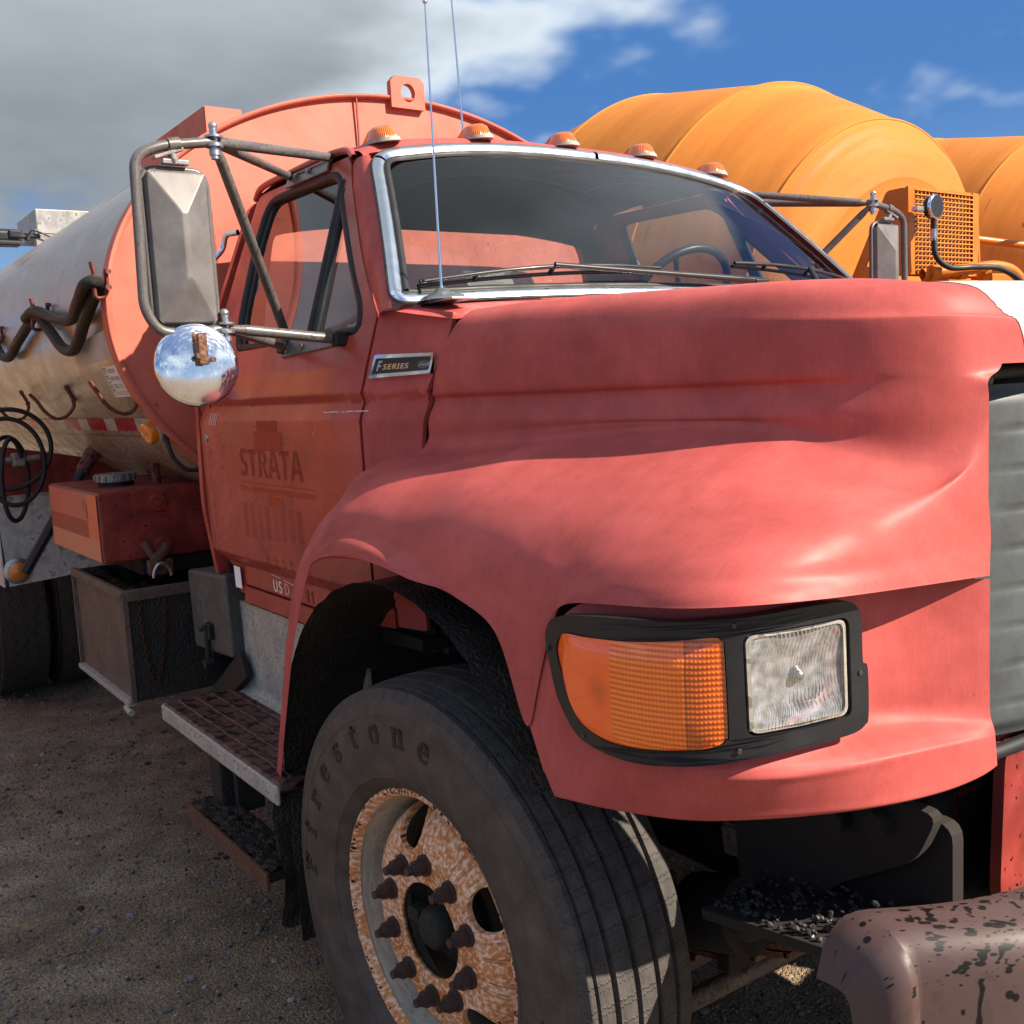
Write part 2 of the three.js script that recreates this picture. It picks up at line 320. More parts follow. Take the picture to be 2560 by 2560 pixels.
const HOOD = [
  [[-0.14, 1.815, 0], [-0.15, 1.815, 0.412], [-0.157, 1.811, 0.749], [-0.146, 1.795, 0.833], [-0.161, 1.753, 0.869], [-0.2, 1.7, 0.878], [-0.23, 1.632, 0.88], [-0.241, 1.612, 0.869], [-0.244, 1.57, 0.886], [-0.254, 1.525, 0.885], [-0.287, 1.501, 0.9], [-0.33, 1.483, 0.952], [-0.359, 1.449, 1.017], [-0.346, 1.4, 1.07], [-0.413, 1.321, 1.11], [-0.537, 1.146, 1.125], [-0.724, 0.619, 1.13]],
  [[-0.11, 1.815, 0], [-0.12, 1.815, 0.41], [-0.127, 1.811, 0.745], [-0.116, 1.795, 0.829], [-0.127, 1.753, 0.865], [-0.158, 1.7, 0.874], [-0.182, 1.632, 0.876], [-0.191, 1.612, 0.865], [-0.193, 1.57, 0.882], [-0.201, 1.527, 0.881], [-0.227, 1.503, 0.896], [-0.26, 1.485, 0.948], [-0.296, 1.452, 1.018], [-0.296, 1.404, 1.075], [-0.344, 1.34, 1.115], [-0.47, 1.176, 1.138], [-0.672, 0.564, 1.145]],
  [[-0.07, 1.815, 0], [-0.08, 1.815, 0.407], [-0.087, 1.811, 0.74], [-0.076, 1.795, 0.824], [-0.083, 1.753, 0.86], [-0.106, 1.7, 0.869], [-0.124, 1.632, 0.871], [-0.131, 1.612, 0.86], [-0.132, 1.57, 0.877], [-0.138, 1.53, 0.876], [-0.157, 1.506, 0.891], [-0.18, 1.488, 0.943], [-0.232, 1.456, 1.017], [-0.252, 1.408, 1.078], [-0.282, 1.363, 1.117], [-0.384, 1.262, 1.137], [-0.536, 1.039, 1.141]],
  [[-0.02, 1.815, 0], [-0.03, 1.815, 0.404], [-0.037, 1.811, 0.734], [-0.026, 1.795, 0.818], [-0.029, 1.753, 0.854], [-0.044, 1.7, 0.863], [-0.056, 1.632, 0.865], [-0.061, 1.612, 0.854], [-0.061, 1.57, 0.871], [-0.065, 1.534, 0.87], [-0.077, 1.51, 0.885], [-0.09, 1.492, 0.937], [-0.144, 1.462, 1.016], [-0.174, 1.415, 1.08], [-0.206, 1.369, 1.117], [-0.3, 1.292, 1.138], [-0.395, 1.282, 1.142]],
  [[0.05, 1.815, 0], [0.04, 1.815, 0.398], [0.033, 1.811, 0.724], [0.044, 1.795, 0.808], [0.045, 1.753, 0.844], [0.038, 1.7, 0.853], [0.032, 1.632, 0.855], [0.029, 1.612, 0.844], [0.03, 1.57, 0.861], [0.028, 1.54, 0.86], [0.023, 1.516, 0.875], [0.02, 1.498, 0.927], [-0.017, 1.466, 1.011], [-0.039, 1.418, 1.08], [-0.042, 1.382, 1.117], [-0.097, 1.342, 1.135], [-0.194, 1.296, 1.143]],
  [[0.15, 1.812, 0], [0.14, 1.812, 0.391], [0.133, 1.808, 0.711], [0.144, 1.792, 0.795], [0.149, 1.75, 0.831], [0.15, 1.7, 0.84], [0.15, 1.632, 0.842], [0.149, 1.612, 0.831], [0.151, 1.57, 0.848], [0.151, 1.548, 0.847], [0.153, 1.524, 0.862], [0.147, 1.499, 0.961], [0.139, 1.457, 1.04], [0.131, 1.405, 1.091], [0.122, 1.345, 1.12], [0.056, 1.295, 1.135], [0.019, 1.315, 1.139]],
  [[0.27, 1.807, 0], [0.26, 1.807, 0.383], [0.253, 1.803, 0.696], [0.264, 1.787, 0.78], [0.269, 1.745, 0.816], [0.27, 1.7, 0.825], [0.27, 1.632, 0.827], [0.269, 1.612, 0.816], [0.271, 1.57, 0.833], [0.271, 1.556, 0.832], [0.273, 1.532, 0.847], [0.277, 1.499, 0.952], [0.283, 1.451, 1.035], [0.289, 1.397, 1.089], [0.295, 1.334, 1.12], [0.302, 1.275, 1.135], [0.304, 1.261, 1.14]],
  [[0.37, 1.803, 0], [0.36, 1.803, 0.376], [0.353, 1.799, 0.683], [0.364, 1.783, 0.767], [0.369, 1.741, 0.803], [0.37, 1.7, 0.812], [0.37, 1.632, 0.814], [0.369, 1.612, 0.803], [0.371, 1.57, 0.82], [0.371, 1.558, 0.819], [0.373, 1.538, 0.834], [0.379, 1.497, 0.944], [0.386, 1.443, 1.031], [0.394, 1.384, 1.088], [0.402, 1.32, 1.12], [0.392, 1.24, 1.135], [0.377, 1.23, 1.14]],
  [[0.44, 1.8, 0], [0.43, 1.8, 0.371], [0.423, 1.796, 0.674], [0.434, 1.78, 0.758], [0.439, 1.738, 0.794], [0.44, 1.7, 0.803], [0.44, 1.632, 0.805], [0.439, 1.612, 0.794], [0.441, 1.57, 0.811], [0.441, 1.558, 0.81], [0.443, 1.541, 0.827], [0.45, 1.493, 0.94], [0.457, 1.435, 1.03], [0.462, 1.375, 1.087], [0.467, 1.313, 1.12], [0.451, 1.145, 1.135], [0.436, 1.018, 1.141]],
  [[0.5, 1.797, 0], [0.49, 1.797, 0.366], [0.483, 1.793, 0.666], [0.494, 1.777, 0.75], [0.499, 1.735, 0.786], [0.5, 1.7, 0.795], [0.5, 1.632, 0.797], [0.499, 1.612, 0.786], [0.501, 1.57, 0.803], [0.501, 1.558, 0.802], [0.504, 1.543, 0.822], [0.509, 1.49, 0.936], [0.513, 1.429, 1.028], [0.514, 1.371, 1.086], [0.512, 1.311, 1.12], [0.489, 1.231, 1.134], [0.469, 1.219, 1.136]],
  [[0.55, 1.795, 0], [0.551, 1.795, 0.361], [0.552, 1.791, 0.657], [0.564, 1.775, 0.741], [0.569, 1.733, 0.777], [0.57, 1.7, 0.786], [0.57, 1.632, 0.788], [0.569, 1.612, 0.777], [0.571, 1.57, 0.794], [0.571, 1.558, 0.793], [0.574, 1.539, 0.816], [0.573, 1.484, 0.932], [0.563, 1.427, 1.025], [0.548, 1.374, 1.085], [0.531, 1.333, 1.114], [0.513, 1.316, 1.124], [0.502, 1.298, 1.129]],
  [[0.55, 1.79, 0], [0.596, 1.79, 0.354], [0.627, 1.786, 0.644], [0.642, 1.77, 0.728], [0.648, 1.728, 0.763], [0.65, 1.7, 0.772], [0.65, 1.632, 0.774], [0.648, 1.612, 0.763], [0.651, 1.57, 0.78], [0.651, 1.552, 0.779], [0.656, 1.527, 0.808], [0.65, 1.476, 0.926], [0.638, 1.424, 1.02], [0.622, 1.379, 1.08], [0.606, 1.346, 1.109], [0.585, 1.325, 1.121], [0.565, 1.31, 1.126]],
  [[0.55, 1.785, 0], [0.637, 1.785, 0.343], [0.696, 1.781, 0.623], [0.725, 1.765, 0.703], [0.737, 1.723, 0.737], [0.74, 1.7, 0.745], [0.74, 1.632, 0.746], [0.738, 1.612, 0.74], [0.742, 1.57, 0.75], [0.742, 1.53, 0.75], [0.742, 1.502, 0.782], [0.74, 1.462, 0.903], [0.737, 1.42, 1], [0.735, 1.382, 1.063], [0.732, 1.354, 1.094], [0.736, 1.336, 1.108], [0.743, 1.322, 1.117]],
  [[0.55, 1.78, 0], [0.658, 1.78, 0.331], [0.73, 1.776, 0.603], [0.782, 1.76, 0.67], [0.804, 1.718, 0.698], [0.81, 1.7, 0.705], [0.81, 1.632, 0.705], [0.81, 1.612, 0.705], [0.81, 1.57, 0.705], [0.81, 1.51, 0.705], [0.822, 1.47, 0.738], [0.83, 1.444, 0.861], [0.835, 1.414, 0.959], [0.837, 1.385, 1.021], [0.836, 1.361, 1.051], [0.838, 1.347, 1.072], [0.838, 1.334, 1.08]],
  [[0.55, 1.775, 0], [0.671, 1.775, 0.322], [0.752, 1.771, 0.585], [0.826, 1.755, 0.628], [0.857, 1.713, 0.646], [0.865, 1.7, 0.65], [0.865, 1.632, 0.65], [0.865, 1.612, 0.65], [0.865, 1.57, 0.65], [0.865, 1.495, 0.65], [0.884, 1.452, 0.668], [0.887, 1.43, 0.755], [0.889, 1.404, 0.826], [0.889, 1.377, 0.874], [0.889, 1.355, 0.899], [0.894, 1.341, 0.935], [0.898, 1.333, 0.96]],
  [[0.55, 1.77, 0], [0.683, 1.77, 0.315], [0.771, 1.766, 0.572], [0.855, 1.75, 0.584], [0.891, 1.708, 0.589], [0.896, 1.7, 0.59], [0.9, 1.632, 0.59], [0.9, 1.61, 0.59], [0.9, 1.585, 0.59], [0.9, 1.56, 0.59], [0.9, 1.52, 0.59], [0.9, 1.48, 0.59], [0.9, 1.43, 0.59], [0.9, 1.396, 0.585], [0.9, 1.363, 0.583], [0.9, 1.334, 0.582], [0.9, 1.309, 0.581]],
  [[0.55, 1.785, 0.06], [0.62, 1.783, 0.21], [0.76, 1.775, 0.3], [0.86, 1.748, 0.3], [0.905, 1.705, 0.3], [0.922, 1.668, 0.3], [0.925, 1.63, 0.3], [0.935, 1.608, 0.53], [0.935, 1.6, 0.53], [0.935, 1.625, 0.53], [0.916, 1.588, 0.512], [0.913, 1.53, 0.425], [0.911, 1.456, 0.354], [0.911, 1.415, 0.296], [0.911, 1.371, 0.267], [0.911, 1.327, 0.253], [0.912, 1.289, 0.245]],
  [[0.55, 1.785, 0], [0.62, 1.783, 0], [0.76, 1.775, 0], [0.86, 1.748, 0], [0.915, 1.705, 0], [0.932, 1.668, 0], [0.935, 1.63, 0], [0.9, 1.61, 0.59], [0.9, 1.585, 0.59], [0.9, 1.56, 0.59], [0.9, 1.52, 0.59], [0.9, 1.48, 0.59], [0.9, 1.43, 0.59], [0.9, 1.396, 0.585], [0.9, 1.363, 0.583], [0.9, 1.334, 0.582], [0.9, 1.309, 0.581]]];
// ------------------------------------------------------------------ the tanker truck
const truck = tag(group(scene, 'tanker_truck'), 'faded red tank truck with oval tank, long hood and chrome-framed windshield, filling the foreground', 'tanker truck');

// hood: one moulded shell of nose, side walls, fender shelves and wheel arches. Fine grid over the control net above, mirrored.
const hoodNU = 170, hoodNV = 160, hoodP = refine(HOOD, hoodNU, hoodNV, 2, bspline, through);
{
  const cu = 17 / hoodNU, rv = 16 / hoodNV;
  // raised lip that follows the wheel arch and dies out forward, and the long crease dying out at the nose corner
  for (let i = 0; i <= hoodNU; i++) for (let j = 0; j <= hoodNV; j++) {
    const p = hoodP[i][j], u = i * cu, v = j * rv;
    if (v > 12.6 && u < 12) {
      const x = p.x, yc = 1.352 - 0.62 * Math.pow(Math.max(0, x + 0.16), 2) - 2.2 * Math.pow(Math.max(0, -0.16 - x), 2.1) - 0.55 * Math.pow(Math.max(0, x - 0.1), 2);
      const k = smooth(-0.004, 0.022, yc - p.y) * smooth(0.27, 0.16, x) * smooth(-0.42, -0.3, x) * smooth(16.2, 15.6, v);
      p.z += 0.020 * k; 
    }
  }
}
const hoodKeep = (i, j) => !(i * 17 / hoodNU >= 15 && j * 16 / hoodNV >= 6);
const hoodShell = sheet(hoodP, hoodKeep, [0, 0, 1]);
add(truck, 'hood', both(hoodShell), M.hood);
{
  // cracked white film on the nose, standing a millimetre proud; its ragged edge follows a curve in plan
  const film = canvas(1024, 512, (c, w, h) => {
    c.fillStyle = '#e9e8e4'; c.fillRect(0, 0, w, h);
    c.strokeStyle = 'rgba(120,118,118,.75)'; c.lineCap = 'round';
    for (let y = 20; y < h; y += 34) { c.lineWidth = 1.6; c.beginPath(); let yy = y + rnd() * 14; c.moveTo(0, yy); for (let x = 0; x <= w; x += 26) { yy += (rnd() - 0.5) * 7; c.lineTo(x, yy); } c.stroke(); }
    for (let k = 0; k < 170; k++) { c.lineWidth = 0.6 + rnd(); let x = rnd() * w, y = rnd() * h, a = rnd() * 7; c.beginPath(); c.moveTo(x, y); for (let s = 0; s < 7; s++) { a += (rnd() - 0.5) * 1.2; x += Math.cos(a) * 9; y += Math.sin(a) * 9; c.lineTo(x, y); } c.stroke(); }
    c.fillStyle = 'rgba(150,140,135,.10)'; for (let k = 0; k < 60; k++) { c.beginPath(); c.arc(rnd() * w, rnd() * h, 6 + rnd() * 40, 0, 7); c.fill(); }
  });
  film.wrapS = film.wrapT = THREE.RepeatWrapping;
  M.whiteFilm = new THREE.MeshPhysicalMaterial({ color: 0xc4c4c4, map: film, roughness: 0.6, side: THREE.DoubleSide });
  const at = (u, v) => { const a = u / 17 * hoodNU, b = v / 16 * hoodNV, i = Math.min(hoodNU - 1, Math.floor(a)), j = Math.min(hoodNV - 1, Math.floor(b)), s = a - i, t = b - j; return hoodP[i][j].clone().lerp(hoodP[i + 1][j], s).lerp(hoodP[i][j + 1].clone().lerp(hoodP[i + 1][j + 1], s), t); };
  const nrm = (u, v) => { const e = 0.05, a = at(Math.min(17, u + e), v).sub(at(u - e, v)), b = at(u, v + e).sub(at(u, Math.max(0, v - e))); const n = b.cross(a).normalize(); return n.x + n.y < 0 ? n.negate() : n; };
  const patch = param(40, 46, (s, t) => {
    const v = 2.1 + t * 3.68, edge = 14.98 + 0.26 * smooth(2.6, 5.6, v) + (0.012 * Math.sin(v * 23) + 0.008 * Math.sin(v * 57)) * smooth(5.2, 4.0, v);
    const u = lerp(edge, 17, s), p = at(u, v); return p.addScaledVector(nrm(Math.min(u, 16.9), v), 0.0011);
  }, [1, 0.3, 0]);
  { const uv = patch.attributes.uv; for (let i = 0; i < uv.count; i++) uv.setXY(i, uv.getX(i) * 1.4, uv.getY(i) * 2.8); }
  add(truck, 'nose_film', both(patch), M.whiteFilm, 'cracked white film on the nose');
}

// headlight panel under the hood lip: recessed face, jutting lower ledge, undercut lip
const FT = [[.433, 1.086, 1.136], [.470, 1.197, 1.133], [.508, 1.288, 1.121], [.585, 1.316, 1.110], [.685, 1.326, 1.098], [.755, 1.332, 1.070], [.797, 1.332, 1.026], [.820, 1.332, .962], [.832, 1.332, .885], [.806, 1.330, .838], [.806, 1.326, .780], [.842, 1.318, .690], [.886, 1.306, .612], [.899, 1.303, .583]];
const FJ = [[.470, 1.03, 1.142], [.515, 1.05, 1.137], [.570, 1.06, 1.128], [.635, 1.068, 1.119], [.700, 1.075, 1.107], [.757, 1.08, 1.080], [.802, 1.08, 1.040], [.845, 1.08, .980], [.868, 1.078, .900], [.876, 1.076, .865], [.893, 1.073, .765], [.905, 1.068, .680], [.914, 1.062, .612], [.910, 1.06, .585]];
const FB = [[.498, .99, 1.142], [.528, .991, 1.134], [.575, .993, 1.125], [.630, .996, 1.108], [.690, 1.0, 1.088], [.735, 1.0, 1.055], [.771, 1.0, 1.010], [.815, 1.0, .947], [.845, 1.0, .890], [.860, 1.0, .860], [.888, 1.0, .790], [.908, 1.0, .700], [.914, 1.003, .620], [.908, 1.005, .575]];
{
  const net = FT.map((t, k) => {
    const j = FJ[k], b = FB[k], side = 1 - smooth(3.5, 5.5, k), y = (s) => lerp(t[1], j[1], s);
    const mid = (s, q) => [lerp(t[0], j[0], q), y(s), lerp(t[2], j[2], q)];
    const c = V(b[0] - 0.5, 0, b[2] - 0.5).normalize();
    return [t, mid(0.25, lerp(0.0, 0.25, side)), mid(0.55, lerp(0.02, 0.55, side)), mid(0.80, lerp(0.05, 0.80, side)), mid(0.90, lerp(0.22, 0.9, side)), mid(0.97, lerp(0.80, 0.97, side)), [lerp(j[0], b[0], 0.04), j[1] - 0.004, lerp(j[2], b[2], 0.04)],
      [lerp(j[0], b[0], 0.25), lerp(j[1], b[1], 0.25), lerp(j[2], b[2], 0.25)], [lerp(j[0], b[0], 0.8), lerp(j[1], b[1], 0.8), lerp(j[2], b[2], 0.8)], b, [b[0] - c.x * 0.012, b[1] - 0.006, b[2] - c.z * 0.012], [b[0] - c.x * 0.05, b[1] + 0.004, b[2] - c.z * 0.05]];
  });
  add(truck, 'headlight_panel', both(sheet(refine(net, 130, 110, 1, bspline, pchip), null, [1, 0, 1])), M.hood);
  // dark backing so that no daylight shows through the seam under the hood lip
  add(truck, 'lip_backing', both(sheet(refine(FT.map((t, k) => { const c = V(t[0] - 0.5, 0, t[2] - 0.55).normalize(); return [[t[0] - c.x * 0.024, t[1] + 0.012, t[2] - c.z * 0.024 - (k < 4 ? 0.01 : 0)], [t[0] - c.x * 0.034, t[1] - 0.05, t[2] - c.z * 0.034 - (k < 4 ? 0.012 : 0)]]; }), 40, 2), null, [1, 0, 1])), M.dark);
  // chipped gel coat above the lip edge
  const chip = canvas(256, 256, (c, w, h) => {
    c.clearRect(0, 0, w, h);
    const blob = (x, y, r, f) => { c.fillStyle = f; c.beginPath(); for (let a = 0; a < 14; a++) { const q = r * (0.55 + rnd() * 0.8); c.lineTo(x + Math.cos(a / 14 * 6.283) * q * 1.25, y + Math.sin(a / 14 * 6.283) * q); } c.fill(); };
    blob(150, 90, 34, '#5d4438'); blob(152, 90, 25, '#b9b1a2'); for (let k = 0; k < 26; k++) blob(128 + rnd() * 50, 66 + rnd() * 48, 3 + rnd() * 6, ['#3e332c', '#d9d2c4', '#8d8577', '#e6dfd2'][k % 4]);
    blob(112, 205, 11, '#cfc6bb'); blob(118, 180, 6, '#b8a49a');
    c.strokeStyle = 'rgba(225,185,170,.9)'; c.lineWidth = 2.2; c.beginPath(); c.moveTo(140, 85); c.lineTo(95, 100); c.lineTo(70, 118); c.lineTo(30, 130); c.moveTo(160, 95); c.lineTo(200, 100); c.lineTo(235, 96); c.stroke();
  });
  const chipM = new THREE.MeshStandardMaterial({ map: chip, transparent: true, roughness: 0.8, side: THREE.DoubleSide });
  const A = V(.806, 1.094, .962), B = V(.852, 1.092, .888);
  add(truck, 'paint_chip', param(8, 8, (s, t) => { const p = A.clone().lerp(B, s); p.y -= 0.006 + t * 0.075; p.x -= t * 0.018 - 0.016; p.z -= t * 0.016 - 0.010; return p; }, [1, 0, 1]), chipM, 'chipped paint on the lower lip');
}

// lamps on the panel: black bezel, amber corner lens, rectangular headlight
const PLAN = new THREE.CatmullRomCurve3([[.47, 1.136], [.54, 1.131], [.62, 1.124], [.69, 1.112], [.755, 1.080], [.797, 1.033], [.822, .965], [.838, .880], [.842, .850], [.846, .820]].map((p) => V(p[0], 0, p[1])));
PLAN.arcLengthDivisions = 800;
const planL = PLAN.getLength();
const onPlan = (s, y, off = 0) => { const t = Math.min(1, Math.max(0, s / planL)), p = PLAN.getPointAt(t), d = PLAN.getTangentAt(t); return V(p.x - d.z * off, y, p.z + d.x * off); };
{
  const OUT = curve2([[.034, 1.249], [.039, 1.266], [.053, 1.28], [.084, 1.291], [.138, 1.298], [.217, 1.304], [.268, 1.304], [.315, 1.308], [.361, 1.310], [.439, 1.314], [.505, 1.313], [.527, 1.309], [.540, 1.297], [.546, 1.281], [.548, 1.219], [.557, 1.21], [.558, 1.139], [.551, 1.125], [.527, 1.117], [.464, 1.115], [.38, 1.112], [.332, 1.106], [.285, 1.1], [.222, 1.094], [.16, 1.095], [.109, 1.107], [.081, 1.132], [.057, 1.17], [.041, 1.21]], 110);
  const AMB = curve2([[.066, 1.243], [.074, 1.258], [.09, 1.266], [.136, 1.267], [.215, 1.272], [.279, 1.279], [.320, 1.284], [.331, 1.279], [.334, 1.265], [.336, 1.152], [.333, 1.14], [.323, 1.132], [.286, 1.123], [.236, 1.117], [.178, 1.113], [.138, 1.121], [.104, 1.148], [.078, 1.195], [.066, 1.225]], 80);
  const HOLE = rounded([[.355, 1.287], [.522, 1.290], [.526, 1.143], [.358, 1.141]], .016, 4);
  const grow = (l, k, c) => l.map((p) => [c[0] + (p[0] - c[0]) * k, c[1] + (p[1] - c[1]) * k]);
  const off = (s, y) => 0.016 + 0.006 * smooth(0.0, 0.03, s - 0.036);
  const bezel = panel(OUT, [AMB, HOLE], 2, (s, y) => onPlan(s, y, off(s, y)), 0.02);
  const plate = panel(OUT, [HOLE], 2, (s, y) => onPlan(s, y, 0.003), 0.002, true);
  const lensG = panel(grow(AMB, 0.992, [.2, 1.2]), [], 3, (s, y) => { const d = Math.min(s - 0.066, 0.336 - s, y - 1.11, 1.285 - y); return onPlan(s, y, 0.019 + 0.008 * smooth(0, 0.03, d)); }, 0.004);
  const rib = tex(512, 256, (u, v) => {
    // fine prism blocks on the forward half, stipple on the corner
    const s = u * 0.36, y = v * 0.2, fwd = smooth(0.176, 0.18, s);
    const blk = fwd * (0.5 + 0.5 * Math.sin(y * 2 * Math.PI / 0.0078)) * (0.72 + 0.28 * Math.sin(s * 2 * Math.PI / 0.0052)) + (1 - fwd) * (0.3 + 0.3 * speck(u, v, 170, 4));
    return [blk, blk, blk];
  }, false);
  const ambC = tex(512, 256, (u, v) => {
    const s = u * 0.36, y = v * 0.2, fwd = smooth(0.176, 0.18, s), inner = smooth(0.283, 0.287, s);
    const row = 0.5 + 0.5 * Math.sin(y * 2 * Math.PI / 0.0078), col = 0.5 + 0.5 * Math.sin(s * 2 * Math.PI / 0.0052);
    let k = lerp(0.80 + 0.05 * tile(u, v, 12, 3), 0.66 + 0.34 * row * (0.7 + 0.3 * col), fwd) * lerp(1, 0.72, inner) - (Math.abs(s - 0.285) < 0.0012 ? 0.15 : 0);
    k -= 0.12 * smooth(0.03, 0.0, Math.hypot(s - 0.155, (y - 0.09) * 0.8));
    return [Math.min(1, 1.12 * k + 0.10), (0.50 * k + 0.10 * fwd * row) * (0.9 + 0.1 * col), 0.02];
  });
  for (const t of [rib, ambC]) { t.repeat.set(1 / 0.36, 1 / 0.2); t.offset.set(0, -1.1 / 0.2 % 1); t.needsUpdate = true; }
  M.lens = new THREE.MeshPhysicalMaterial({ map: ambC, bumpMap: rib, bumpScale: 0.0012, roughness: 0.3, clearcoat: 1, clearcoatRoughness: 0.05, side: THREE.DoubleSide });
  // headlight: glass with fluted face in a thin chrome frame, bright bowl behind
  const flute = tex(512, 512, (u, v) => {
    const x = u * 24 % 1, row = Math.floor(v * 7), w = [34, 52, 28, 44, 60, 38, 26][row], k = 0.5 + 0.5 * Math.sin(u * w * 6.283 + row), edge = Math.abs(v * 7 % 1 - 0.5) > 0.47 ? 0.25 : 1;
    const blk = speck(u, v, 7, 3); return [k * edge * (0.55 + 0.45 * blk), 0, 0];
  }, false);
  flute.repeat.set(1 / 0.165, 1 / 0.145); flute.offset.set(-.358 / 0.165, -1.142 / 0.145); flute.needsUpdate = true;
  const hg = new THREE.MeshPhysicalMaterial({ color: new THREE.Color(0.97, 0.98, 0.96), transmission: 1, thickness: 0, roughness: 0.06, ior: 1.5, bumpMap: flute, bumpScale: 0.004, side: THREE.DoubleSide });
  const GL = rounded([[.359, 1.284], [.517, 1.287], [.520, 1.147], [.362, 1.145]], .014, 5);
  const GI = grow(GL, 0.94, [.44, 1.216]);
  const hc = [.44, 1.216], bulge = (s, y) => 0.010 * (1 - Math.pow(Math.abs(s - hc[0]) / 0.085, 2.4)) * (1 - Math.pow(Math.abs(y - hc[1]) / 0.075, 2.4));
  const frame = panel(GL, [GI], 1, (s, y) => onPlan(s, y, 0.020), 0.016);
  const face = panel(GL.map((p) => [hc[0] + (p[0] - hc[0]) * 0.965, hc[1] + (p[1] - hc[1]) * 0.965]), [], 4, (s, y) => onPlan(s, y, 0.021 + Math.max(0, bulge(s, y))), 0.003, true);
  const bowl = param(28, 28, (a, b) => { const s = lerp(.362, .517, a), y = lerp(1.148, 1.284, b), q = Math.min(1, Math.hypot((s - hc[0]) / 0.088, (y - hc[1]) / 0.08)); return onPlan(s, y, 0.017 - 0.0125 * (1 - q * q)); }, [1, 0, 0.5]);
  const bowlTone = tex(128, 128, (u, v) => { const k = 0.80 + tile(u, v, 5, 8) * 0.4; return [k, k, k * 1.03]; });
  const bowlM = new THREE.MeshStandardMaterial({ color: new THREE.Color(0.60, 0.61, 0.62), metalness: 0.45, roughness: 0.28, map: sized(bowlTone, 0.1), side: THREE.DoubleSide });
  const c0 = onPlan(hc[0], hc[1], 0.004), c1 = onPlan(hc[0], hc[1], 0.010);
  const capsule = [rod(c0, c1, 0.013, 0.009, 16), new THREE.SphereGeometry(0.0088, 16, 10).translate(c1.x, c1.y, c1.z)];
  const lamp = (side, g) => (side > 0 ? geo(g) : mirrorZ(geo(g)));
  for (const s of [1, -1]) {
    const b = add(truck, 'lamp_bezel', [lamp(s, bezel), lamp(s, plate)], M.black);
    for (const [u, y] of [[.345, 1.2995], [.348, 1.1225], [.541, 1.205], [.045, 1.235], [.118, 1.112]]) { const p = onPlan(u, y, 0.020), q = onPlan(u, y, 0.0245); add(b, 'screw', lamp(s, rod(p, q, 0.0042, 0.0034, 10)), M.nutDark); }
    add(truck, 'turn_signal', lamp(s, lensG), M.lens, 'amber turn signal lens');
    const h = group(truck, 'headlight');
    add(h, 'lamp_frame', lamp(s, frame), M.cream); add(h, 'reflector', lamp(s, bowl), bowlM); add(h, 'bulb_shield', lamp(s, capsule), M.zinc); add(h, 'headlight_glass', lamp(s, face), hg);
  }
}

// grille: grey moulded louvre panel in the nose opening with a black rubber edge
{
  const plan = (z) => 0.925 - 0.09 * Math.pow(Math.abs(z) / 0.56, 2.6);
  const front = param(140, 90, (a, b) => {
    const z = lerp(-0.552, 0.552, a), y = lerp(1.008, 1.598, b), edge = Math.min(0.552 - Math.abs(z), y - 1.008, 1.598 - y);
    const k = (y - 1.008) / 0.59 * 9, slat = Math.pow(k % 1, 9), inner = smooth(0.03, 0.16, 0.552 - Math.abs(z));
    return [plan(z) - 0.03 + 0.014 * smooth(0, 0.03, edge) - 0.012 * slat * inner * smooth(0.02, 0.05, edge), y, z];
  }, [1, 0, 0]);
  const gr = group(truck, 'grille');
  add(gr, 'louvre_panel', front, M.grille);
  const rim = rounded([[0.575, 1.618], [-0.575, 1.618], [-0.56, 0.985], [0.56, 0.985]], 0.05, 6).map(([z, y]) => V(plan(z * 0.98) - 0.012, y, z));
  add(gr, 'grille_edge', new THREE.TubeGeometry(new THREE.CatmullRomCurve3(rim, true), 200, 0.013, 8, true), M.rubber);
  add(gr, 'grille_backing', box(0.02, 0.66, 1.16, 0.80, 1.30, 0, 0), M.dark);
  for (const s of [1, -1]) add(gr, 'screw', bolt([plan(0.5) - 0.012, 1.606, s * 0.50], [1, 0, 0], 0.008, 0.006), M.black);
}

// black inner liners of the front wheel arches, crusted with old tar
{
  const liner = param(60, 24, (a, b) => {
    const t = lerp(0.52, Math.PI + 0.16, a), r = 1 + 0.012 * noise.noise(a * 30, b * 9, 1);
    let x = -0.09 + 0.575 * Math.cos(t) * r, y = 0.665 + 0.585 * Math.max(-0.2, Math.sin(t)) * r;
    if (t > Math.PI) { const k = (t - Math.PI) / 0.16; x = -0.665 + 0.02 * noise.noise(a * 40, b * 14, 3) + k * 0.03; y = 0.665 - k * 0.42; }
    return [x, y, lerp(1.128, 0.50, b) + 0.006 * noise.noise(a * 20, b * 6, 5) - 0.006];
  });
  add(truck, 'arch_liner', both([liner, box(1.25, 0.8, 0.02, -0.08, 0.95, 0.49, 0)]), M.tar);
  // torn rubber flap hanging behind the wheel
  const flapP = param(14, 20, (a, b) => [-0.70 + 0.035 * Math.sin(b * 5 + a * 3) * b + 0.02 * noise.noise(a * 5, b * 6, 2), lerp(0.66, 0.225 + 0.05 * Math.abs(a - 0.45) + 0.02 * noise.noise(a * 9, 1, 3), b), lerp(1.135, 0.80, a) + 0.012 * Math.sin(b * 6)]);
  add(truck, 'mud_flap', both([flapP, flapP.clone().translate(-0.012, 0, 0)]), M.tar);
}
